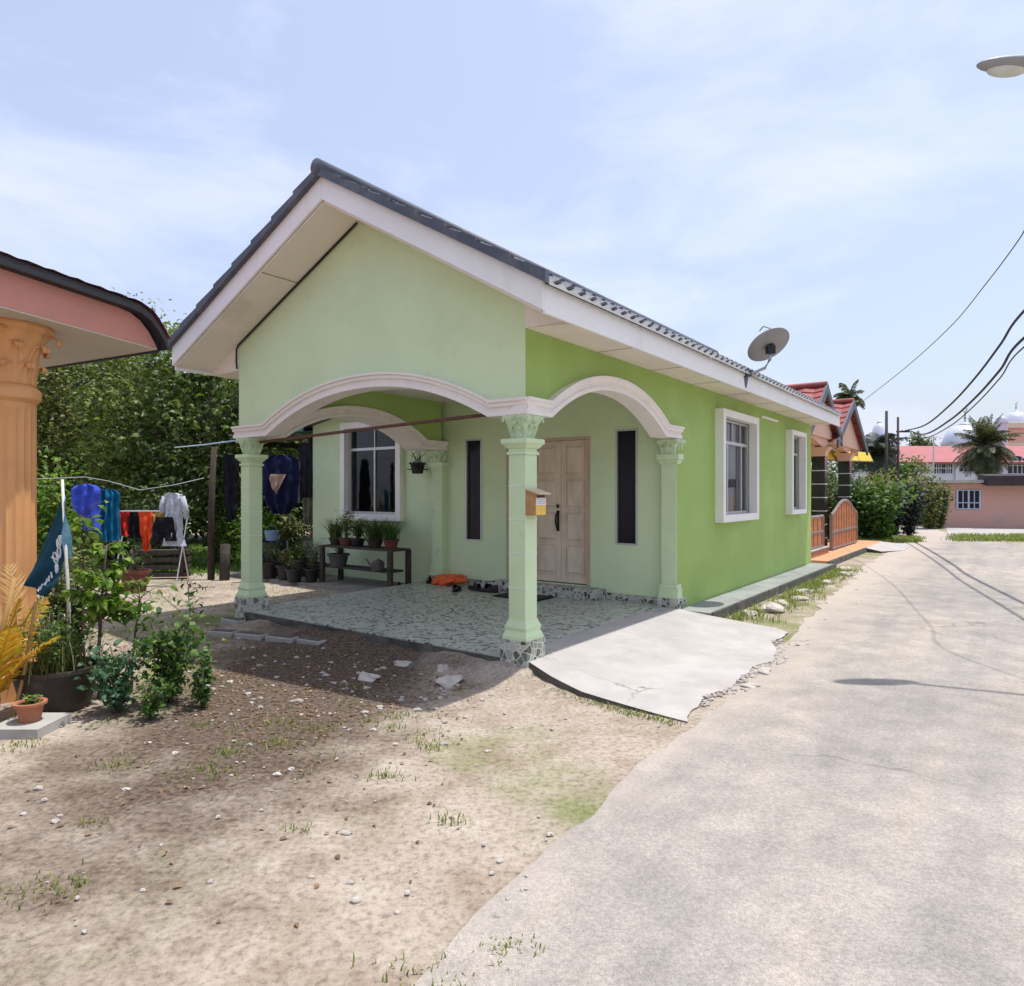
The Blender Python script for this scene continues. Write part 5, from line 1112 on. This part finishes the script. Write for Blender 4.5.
def gate(u0, u1, z0, zside, zpeak, label, arch=True):
    t = HT('gate_leaf', label, 'gate', u0, .23, z0, 0, 'timber gates of the neighbouring house')
    W_ = u1-u0; top = lambda x: (zside-z0)+(zpeak-zside)*(math.sin(math.pi*x/W_)**1.3 if arch else 0)
    xs = np.linspace(0, W_, 25)
    pl = [(0, 0), (W_, 0)]+[(x, top(x)-.03) for x in xs[::-1]]
    MB().prism(pl, lambda a, b, d: (a, d, b), 0, .03).build('panel', GATEW, t)
    f = MB(); f.tube([(x, .015, top(x)) for x in xs], .035, 6); f.box(-.03, .03, -.02, .05, 0, zside-z0); f.box(W_-.03, W_+.03, -.02, .05, 0, zside-z0); f.box(0, W_, -.02, .05, -.0, .05); f.box(0, W_, -.015, .045, (zside-z0)*.48, (zside-z0)*.48+.05); f.build('frame', GATEF, t)
    s = MB(); [s.box(x-.008, x+.008, -.006, -.001, .05, top(x)-.05) for x in np.linspace(.15, W_-.15, max(3, int(W_/.3)))]; s.build('plank_groove', pm('groove_dark', (.14, .04, .015), .7), t)
gate(13.0, 16.2, .15, .98, 1.32, 'large arched orange timber gate leaf standing open by the forecourt')
gate(10.6, 12.05, .28, .98, .98, 'low flat topped orange timber gate leaf next to the green house', False)
t = HT('low_kerb_wall', 'low orange brown plinth wall under the flat topped gate', 'wall', 10.5, .16, .12); MB().box(0, 1.8, 0, .2, 0, .14).build('plinth', pm('plinth_brown', (.32, .15, .09), .8), t); MB().box(-.02, 1.82, -.015, .215, .14, .16).build('coping', CONC, t)
for i, (u, v, c, lb) in enumerate(((13.2, 1.6, (.5, .38, .2), 'beige pot standing in the gap between the gate leaves'), (12.9, 2.0, (.03, .03, .03), 'black pot with plant inside the gate of the peach house'))):
    potted('potted_plant', lb, u, v, .125, .2, .34, pm('pot_h2_%d' % i, c), LEAF_DK, 200, .6, .09, 1.3, seed=90+i)
shrub('forecourt_bush', 'dark leafy bush inside the forecourt of the peach house', H(15.2, 2.4).x, H(15.2, 2.4).y, 1.9, .8, LEAF_DK, 12, 1300, .1, 95, z0=.12, cat='bush')
shrub('forecourt_bush', 'big dark green bush closing the view at the far side of the forecourt', H(20.0, 2.3).x, H(20.0, 2.3).y, 2.5, 1.6, LEAF_DK, 16, 3600, .16, 97, cat='bush', lo=.03)
shrub('forecourt_bush', 'dark hedge shrub directly behind the far tiled column', H(18.9, 1.5).x, H(18.9, 1.5).y, 2.0, .8, LEAF_DK, 14, 2200, .14, 98, cat='bush', lo=.03)
shrub('forecourt_bush', 'tall dark bush filling the gap between the two tiled columns', 11.3, 24.6, 3.1, 1.3, LEAF_DK, 16, 3200, .16, 99, cat='bush', lo=.02)
shrub('forecourt_bush', 'yellow green bush behind the flat topped gate', H(12.2, 2.9).x, H(12.2, 2.9).y, 1.1, .4, LEAF_OL, 8, 500, .08, 96, z0=.12, cat='bush')

# ------------------------------------------------------------ bushes and palms along the lane
for i, (px, Y, h, r, m_, lb, n, lf) in enumerate((
    (872, 21.3, 1.75, .9, LEAF_MD, 'broad leaved green bush next to the arched gate', 2600, .2), (858, 23.5, 1.9, 1.1, LEAF_OL, 'light green bush behind the arched gate', 2200, .15), (893, 23.4, 1.7, .55, LEAF_BK, 'dark purplish bush in the middle of the lane hedge', 2200, .14), (909, 23.8, 1.9, .62, LEAF_BK, 'dark narrow bush at the lane corner', 2400, .13),
    (886, 25.6, 2.3, 1.2, LEAF_OL, 'olive bush behind the dark corner bushes', 2500, .16), (880, 21.2, .55, .5, LEAF_BR, 'low bright weed clump at the foot of the broad leaved bush', 700, .1), (930, 28.4, 2.2, .85, LEAF_OL, 'light green vine covered bush left of the pink house', 2600, .14), (921, 32, 2.3, .9, LEAF_OL, 'tall light green bush farthest along the lane', 2200, .16), (939.5, 28.8, 2.0, .42, LEAF_DK, 'dark bush touching the corner of the pink house', 2000, .14))):
    shrub('lane_bush', lb, at(px, 0, Y).x, Y, h, r, m_, 14, n, lf, 120+i, 'bushes along the lane', cat='bush', asp=.5, lo=.05, stem_r=.015)
pts = []
for _ in range(700):
    px = g_.uniform(858, 918); Y = g_.uniform(20.5, 22.6)
    for k in range(6): pts.append((at(px, 0, Y).x+g_.normal()*.1, Y+g_.normal()*.1, 0))
for _ in range(900):
    px = g_.uniform(952, 1100); Y = g_.uniform(20.9, 24.0); 
    if g_.random() < .35+.35*math.sin(px*.21)*math.sin(Y*2.3): continue
    if abs(Y-22.4) < 1.8-.0*px:
        for k in range(6): pts.append((at(px, 0, Y).x+g_.normal()*.15, Y+g_.normal()*.08, .007))
prop(blades('lane_grass', pts, .11, GRASSM, None, .012, .7, 1, 8), kind='stuff', label='rough grass at the edges of the lane', cat='grass')
palm('coconut_palm', 'coconut palm with dense drooping crown above the pink house', at(985, 0, 42).x, 42, EYE+(493-447)/F*42, 100, 2.1, LEAF_PM, 3, .42, droop=1.3, ll=.5, lw=.06, emin=-1.35, emax=1.5)
palm('roadside_palm', 'dark drooping palm behind the peach house', at(873, 0, 31).x, 31, EYE+(493-452)/F*31, 46, 1.35, leafm('leaf_palm_dark', [(.018, .03, .018), (.035, .05, .028), (.06, .075, .045)], .15), 5, .13, droop=1.8, ll=.55)
palm('roof_palm', 'small palm crown peeping over the red tile gables', at(849, 0, 34).x, 34, EYE+(493-397)/F*34, 20, .9, LEAF_PM, 7, .1, droop=1.3, ll=.4)
tree('distant_tree', 'green tree between the poles and the long red roof', 'tree', at(893, 0, 44).x, 44, 0, 2.3, (1.2, 1.2, 1.2), LEAF_MD, 50, 30, .3, .3, None, .15, 301)
tree('distant_tree', 'sparse tree in front of the white long building', 'tree', at(915, 0, 46).x, 46, 0, 2.9, (1.5, 1.0, 1.1), LEAF_OL, 26, 16, .26, .25, None, .12, 302)
tree('distant_tree', 'small dark tree tip above the long red roof', 'tree', at(921, 0, 75).x, 75, 0, 6.6, (1.0, 1.0, 1.3), LEAF_DK, 30, 30, .4, .4, None, .15, 303)

# ------------------------------------------------------------ pink house
pk = thing('pink_house', 'low pink flat roofed house at the end of the lane', 'house', (at(946, 0, 29.6).x, 29.6, 0), math.atan2(-.9, 3.3))
MB().box(0, 9, 0, 5, -.02, 1.92).build('wall', PINKW, pk)
MB().box(-.5, 1.6, -.45, 5.1, 1.93, 2.06).build('flat_roof', pm('roof_grey', (.42, .40, .37), .8, dirt=(.25, .22, .2)), pk)
mb = MB(); mb.prism([(-.75, 1.80), (-.75, 2.22), (.2, 2.32), (.2, 1.94)], lambda a, b, d: (d, a, b), 1.28, 9.2); mb.build('awning', pm('dark_awning', (.045, .035, .035), .8, .2, 2), pk)
for (x0, x1) in ((.42, 1.28), (3.1, 3.95)):
    W_ = MB().box(x0, x1, -.03, -.001, .83, 1.62).build('window', DGLASS, pk)
    f = MB(); 
    for k in range(5): x = x0+(x1-x0)*k/4; wd = .035 if k in (0, 2, 4) else .018; f.box(x-wd, x+wd, -.05, -.031, .81, 1.64)
    for z in (.82, 1.08, 1.62): f.box(x0, x1, -.052, -.0312, z-.02, z+.02)
    f.build('frame', pm('pale_blue_frame', (.42, .50, .62), .6), W_)
t = thing('garden_bench', 'tiny dark pair of shoes racks before the pink house wall', 'rack', (at(970, 0, 28.9).x, 28.3, .014)) if False else None
# ------------------------------------------------------------ mosque and long building
MW = pm('mosque_white', (.54, .57, .63), .7, .05, .3); DGM = pm('far_window', (.02, .025, .045), .2, .1)
YB = 58
lb_ = thing('long_building', 'long white building with red roof and arched windows behind the palm', 'building', (at(893, 0, YB).x, YB, 0))
Wd = 26; ez = EYE+(493-463)/F*YB; rz_ = EYE+(493-447)/F*YB
MB().box(0, Wd, 0, 9, -.02, ez).build('wall', MW, lb_)
mb = MB(); mb.add([(-.5, -.6, ez), (Wd+.5, -.6, ez), (Wd+.5, 4.5, rz_+.4), (-.5, 4.5, rz_+.4), (Wd+.5, 9.6, ez), (-.5, 9.6, ez)], [(0, 1, 2, 3), (3, 2, 4, 5), (0, 3, 5), (1, 4, 2), (0, 5, 4, 1)]); mb.build('roof', pm('red_sheet_roof', (.36, .13, .13), .7, .1, 1), lb_)
MB().box(-.55, Wd+.55, -.68, -.61, ez-.12, ez+.06).build('fascia', pm('dark_red_fascia', (.25, .09, .08), .7), lb_)
def archwin(x0, x1, z0, z1):
    xm = (x0+x1)/2; r = (x1-x0)/2; pl = [(x0, z0), (x1, z0)]+[(xm+r*math.cos(a), z1-r+r*math.sin(a)*.9) for a in np.linspace(0, math.pi, 12)]
    W_ = MB().prism(pl, lambda a, b, d: (a, d, b), -.03, -.001).build('window', DGM, lb_)
    f = MB(); 
    for k in range(1, 4): x = x0+(x1-x0)*k/4; f.box(x-.03, x+.03, -.06, -.031, z0, z1-r*.3)
    for z in (z0+.02, z0+(z1-z0)*.45): f.box(x0, x1, -.062, -.0312, z-.03, z+.03)
    f.build('window_bars', MW, W_)
xw = lambda px: (px-893)/F*YB
for (p0, p1, y0, y1) in ((912, 926, 473, 459+4), (934, 943, 474, 461), (943.5, 952, 474, 461), (959, 976, 472, 459+2), (1008, 1026, 474, 450+5), (1030, 1044, 474, 455)): archwin(xw(p0), xw(p1), EYE-(y0-493)/F*YB, EYE-(y1-493)/F*YB)
for px in (930, 956, 980, 1000, 1028): MB().box(xw(px)-.15, xw(px)+.15, -.2, -.0005, 0, ez-.13).build('pier', MW, lb_)
DOMEM = pm('silver_white_dome', (.66, .68, .74), .3, .12, 1.2, metal=.3, spec=.6, dirt=(.46, .50, .60), dsc=.6)
def dome(px, Y, py_base, py_top, hwpx, label, drum=.8, fin=True):
    x = at(px, 0, Y).x; zb = EYE+(493-py_base)/F*Y; zt = EYE+(493-py_top)/F*Y; r = hwpx/F*Y
    t = thing('mosque_dome', label, 'dome', (x, Y, 0))
    H_ = zt-zb; prof_ = [(r*.98, zb-drum), (r*.98, zb-.05), (r*1.04, zb), (r*1.04, zb+.08)]
    MB().lathe(prof_, seg=36).build('drum', MW, t, 2)
    pr = [(r*math.cos(a)**.8 if a < 1.5 else .02, zb+.05+H_*.86*math.sin(a)) for a in np.linspace(0, 1.52, 12)]
    MB().lathe(pr, seg=36, rf=lambda t_, z: 1+.012*math.cos(18*t_)).build('shell', DOMEM, t, True)
    MB().lathe([(r*.30, zb+H_*.86), (r*.22, zb+H_*.93), (r*.05, zt)], seg=18).build('cap', MW, t, True)
    if fin:
        m = MB().tube([(0, 0, zt-.1), (0, 0, zt+r*.55)], r*.03, 6); m.blob((0, 0, zt+r*.2), r*.07, 8, 6, 0); m.blob((0, 0, zt+r*.36), r*.05, 8, 6, 0)
        m.tube([(r*.1*math.cos(a), 0, zt+r*.62+r*.1*math.sin(a)) for a in np.linspace(-2.6, .9, 10)], r*.025, 5); m.build('finial', pm('finial_grey', (.25, .25, .3), .5), t)
    return t
dome(965, 75, 445, 422, 19.5, 'large silver white dome left of the coconut palm', drum=4)
dome(1016, 72, 425, 410, 11.5, 'smaller silver white dome above the peach tower')
dome(879, 90, 445, 420, 7.5, 'distant pale dome behind the dark drooping palm', drum=9, fin=False)
tw = thing('peach_tower', 'peach mosque tower block under the smaller dome', 'tower', (at(1003, 0, 70).x, 70, 0)); k = 70/F
MB().box(0, 8, 0, 7, -.02, EYE+(493-428)*k).build('wall', PEACH, tw); MB().box(-.3, 8.3, -.3, 7.3, EYE+(493-428)*k, EYE+(493-423)*k).build('parapet', pm('parapet_cream', (.66, .58, .42), .7), tw)
MB().box(-.2, 8.2, -.2, -.001, EYE+(493-446)*k, EYE+(493-443)*k).build('cornice', pm('parapet_cream', (1, 1, 1)), tw)
t = thing('turret', 'small white turret between the palm crown and the peach tower', 'turret', (at(1001, 0, 68).x, 68, 0)); MB().lathe([(.55, 3), (.55, EYE+(493-424)*.1), (.65, EYE+(493-423)*.1), (.65, EYE+(493-421.5)*.1)], seg=18).build('shaft', MW, t, 2); MB().lathe([(.5, EYE+(493-421.5)*.1), (.4, EYE+(493-418)*.1), (.05, EYE+(493-415)*.1)], seg=18).build('cap', MW, t, True)

# ------------------------------------------------------------ poles and wires
POLE = pm('dark_pole', (.055, .045, .045), .8, .2, 5)
def upole(px, Y, pt, label, arm=True, r=.13):
    x = at(px, 0, Y).x; zt = EYE+(493-pt)/F*Y; t = thing('utility_pole', label, 'utility pole', (x, Y, 0))
    MB().tube([(0, 0, -.1), (0, 0, zt)], r, 10, r*.8).build('shaft', POLE, t, True)
    if arm:
        MB().box(-.07, .5, -.03, .03, zt-.68, zt-.61).box(-.07, .36, -.03, .03, zt-.96, zt-.9).build('crossarm', POLE, t); m = MB()
        for x_ in (.2, .33, .46): m.blob((x_, 0, zt-.58), .035, 8, 6, 0)
        m.build('insulator', MW, t)
    return Vector((x, Y, zt))
pA = upole(886.5, 29, 411, 'tall dark utility pole nearest the palm', False, .07); pB = upole(898, 30, 417, 'slightly shorter utility pole with crossarm carrying the lane wires', True, .06)
prop(MB().tube([(pB.x-.75, 30, 1.9), (pB.x-.15, 30, pB.z-.8)], .03, 6).build('pole_stay', POLE), 'slanting stay bar leaning between the two utility poles', 'stay')
WIRE = pm('wire_black', (.03, .03, .035), .6)
def wire(pts, r, label, sub=14):
    P_ = [Vector(p) for p in pts]; out_ = []
    for i in range(len(P_)-1):
        a, b = P_[i], P_[i+1]; a0 = P_[i-1] if i else a*2-b; b1 = P_[i+2] if i+2 < len(P_) else b*2-a
        for k in range(sub):
            f = k/sub; out_.append(.5*((2*a)+(b-a0)*f+(2*a0-5*a+4*b-b1)*f*f+(3*a-a0-3*b+b1)*f**3))
    out_.append(P_[-1]); prop(MB().tube(out_, r, 6).build('overhead_wire', WIRE), label, 'wire')
def onplan(px, py, x0=8.8, y0=11.7, dx=2.0, dy=4.4):   # point on the vertical plane of the lane wires
    kx = (px-CX)/F; s = (kx*y0-x0)/(dx-kx*dy); Y = y0+s*dy; return Vector((x0+s*dx, Y, EYE-(py-CY)/F*Y))
a = [onplan(x, y) for x, y in ((1024, 311), (1000, 345), (975, 378), (950, 405), (925, 425), (905, 434))]
near = a[0]+(a[0]-a[1]).normalized()*9; near2 = Vector((3.4, 0, 5.6))
wire([pB+Vector((.33, 0, -.6))]+a[-2::-1]+[Vector((6.6, 6.8, 4.75)), Vector((4.0, 1.2, 5.7))], .024, 'upper thick wire running along the lane to the far pole')
a = [onplan(x, y, 9.0, 11.7) for x, y in ((1024, 338), (1000, 370), (975, 398), (950, 420), (925, 434), (908, 437))]
wire([pB+Vector((.46, 0, -.6))]+a[-2::-1]+[Vector((6.9, 6.8, 4.4)), Vector((4.3, 1.2, 5.3))], .026, 'middle twisted wire running along the lane to the far pole')
a = [onplan(x, y, 9.0, 11.7) for x, y in ((1024, 347), (1000, 378), (975, 405), (950, 426), (925, 438), (905, 440))]
wire([pB+Vector((.3, 0, -.9))]+a[-2::-1]+[Vector((6.9, 6.8, 4.28)), Vector((4.3, 1.2, 5.15))], .014, 'lowest thin wire running along the lane to the far pole')
wire([at(862, 402, 20), at(905, 368, 15.0), at(950, 327, 11.5), at(985, 285, 9.3), at(1020, 238, 7.8), at(1060, 175, 6.6), Vector((5.6, 4.5, 5.2)), Vector((6.2, 1, 6.2))], .007, 'thin single wire rising from the peach house over the lane')
t = thing('antenna_mast', 'thin pale mast with side arm before the long red roof', 'mast', (at(933.5, 0, 50).x, 50, 0)); MB().tube([(0, 0, 0), (0, 0, EYE+(493-436)/F*50)], .05, 6).build('mast_pole', ALU, t); MB().tube([(-.9, 0, EYE+(493-437)/F*50), (.1, 0, EYE+(493-436)/F*50)], .03, 5).build('arm', ALU, t)

# street lamp arm reaching over the lane from the right
t = thing('street_lamp', 'street lamp on a long arm reaching over the lane from the right', 'street lamp', (8.6, 3.9, 0))
MB().tube([(0, 0, -.1), (0, 0, 5.4)], .075, 10, .055).build('pole', POLE, t, True)
MB().tube([(0, 0, 5.3), (-2.0, .75, 5.25), (-4.15, 1.72, 5.08)], .022, 8).build('arm', ALU, t, True)
lh = MB().blob((-4.4, 1.75, 5.06), (.34, .10, .055), 20, 10, 0).build('lamp_head', pm('lamp_grey', (.3, .3, .3), .5), t, True); MB().blob((-4.48, 1.76, 5.02), (.17, .07, .05), 16, 8, 0).build('lens', pm('lens_milky', (.6, .6, .55), .2), lh, True)
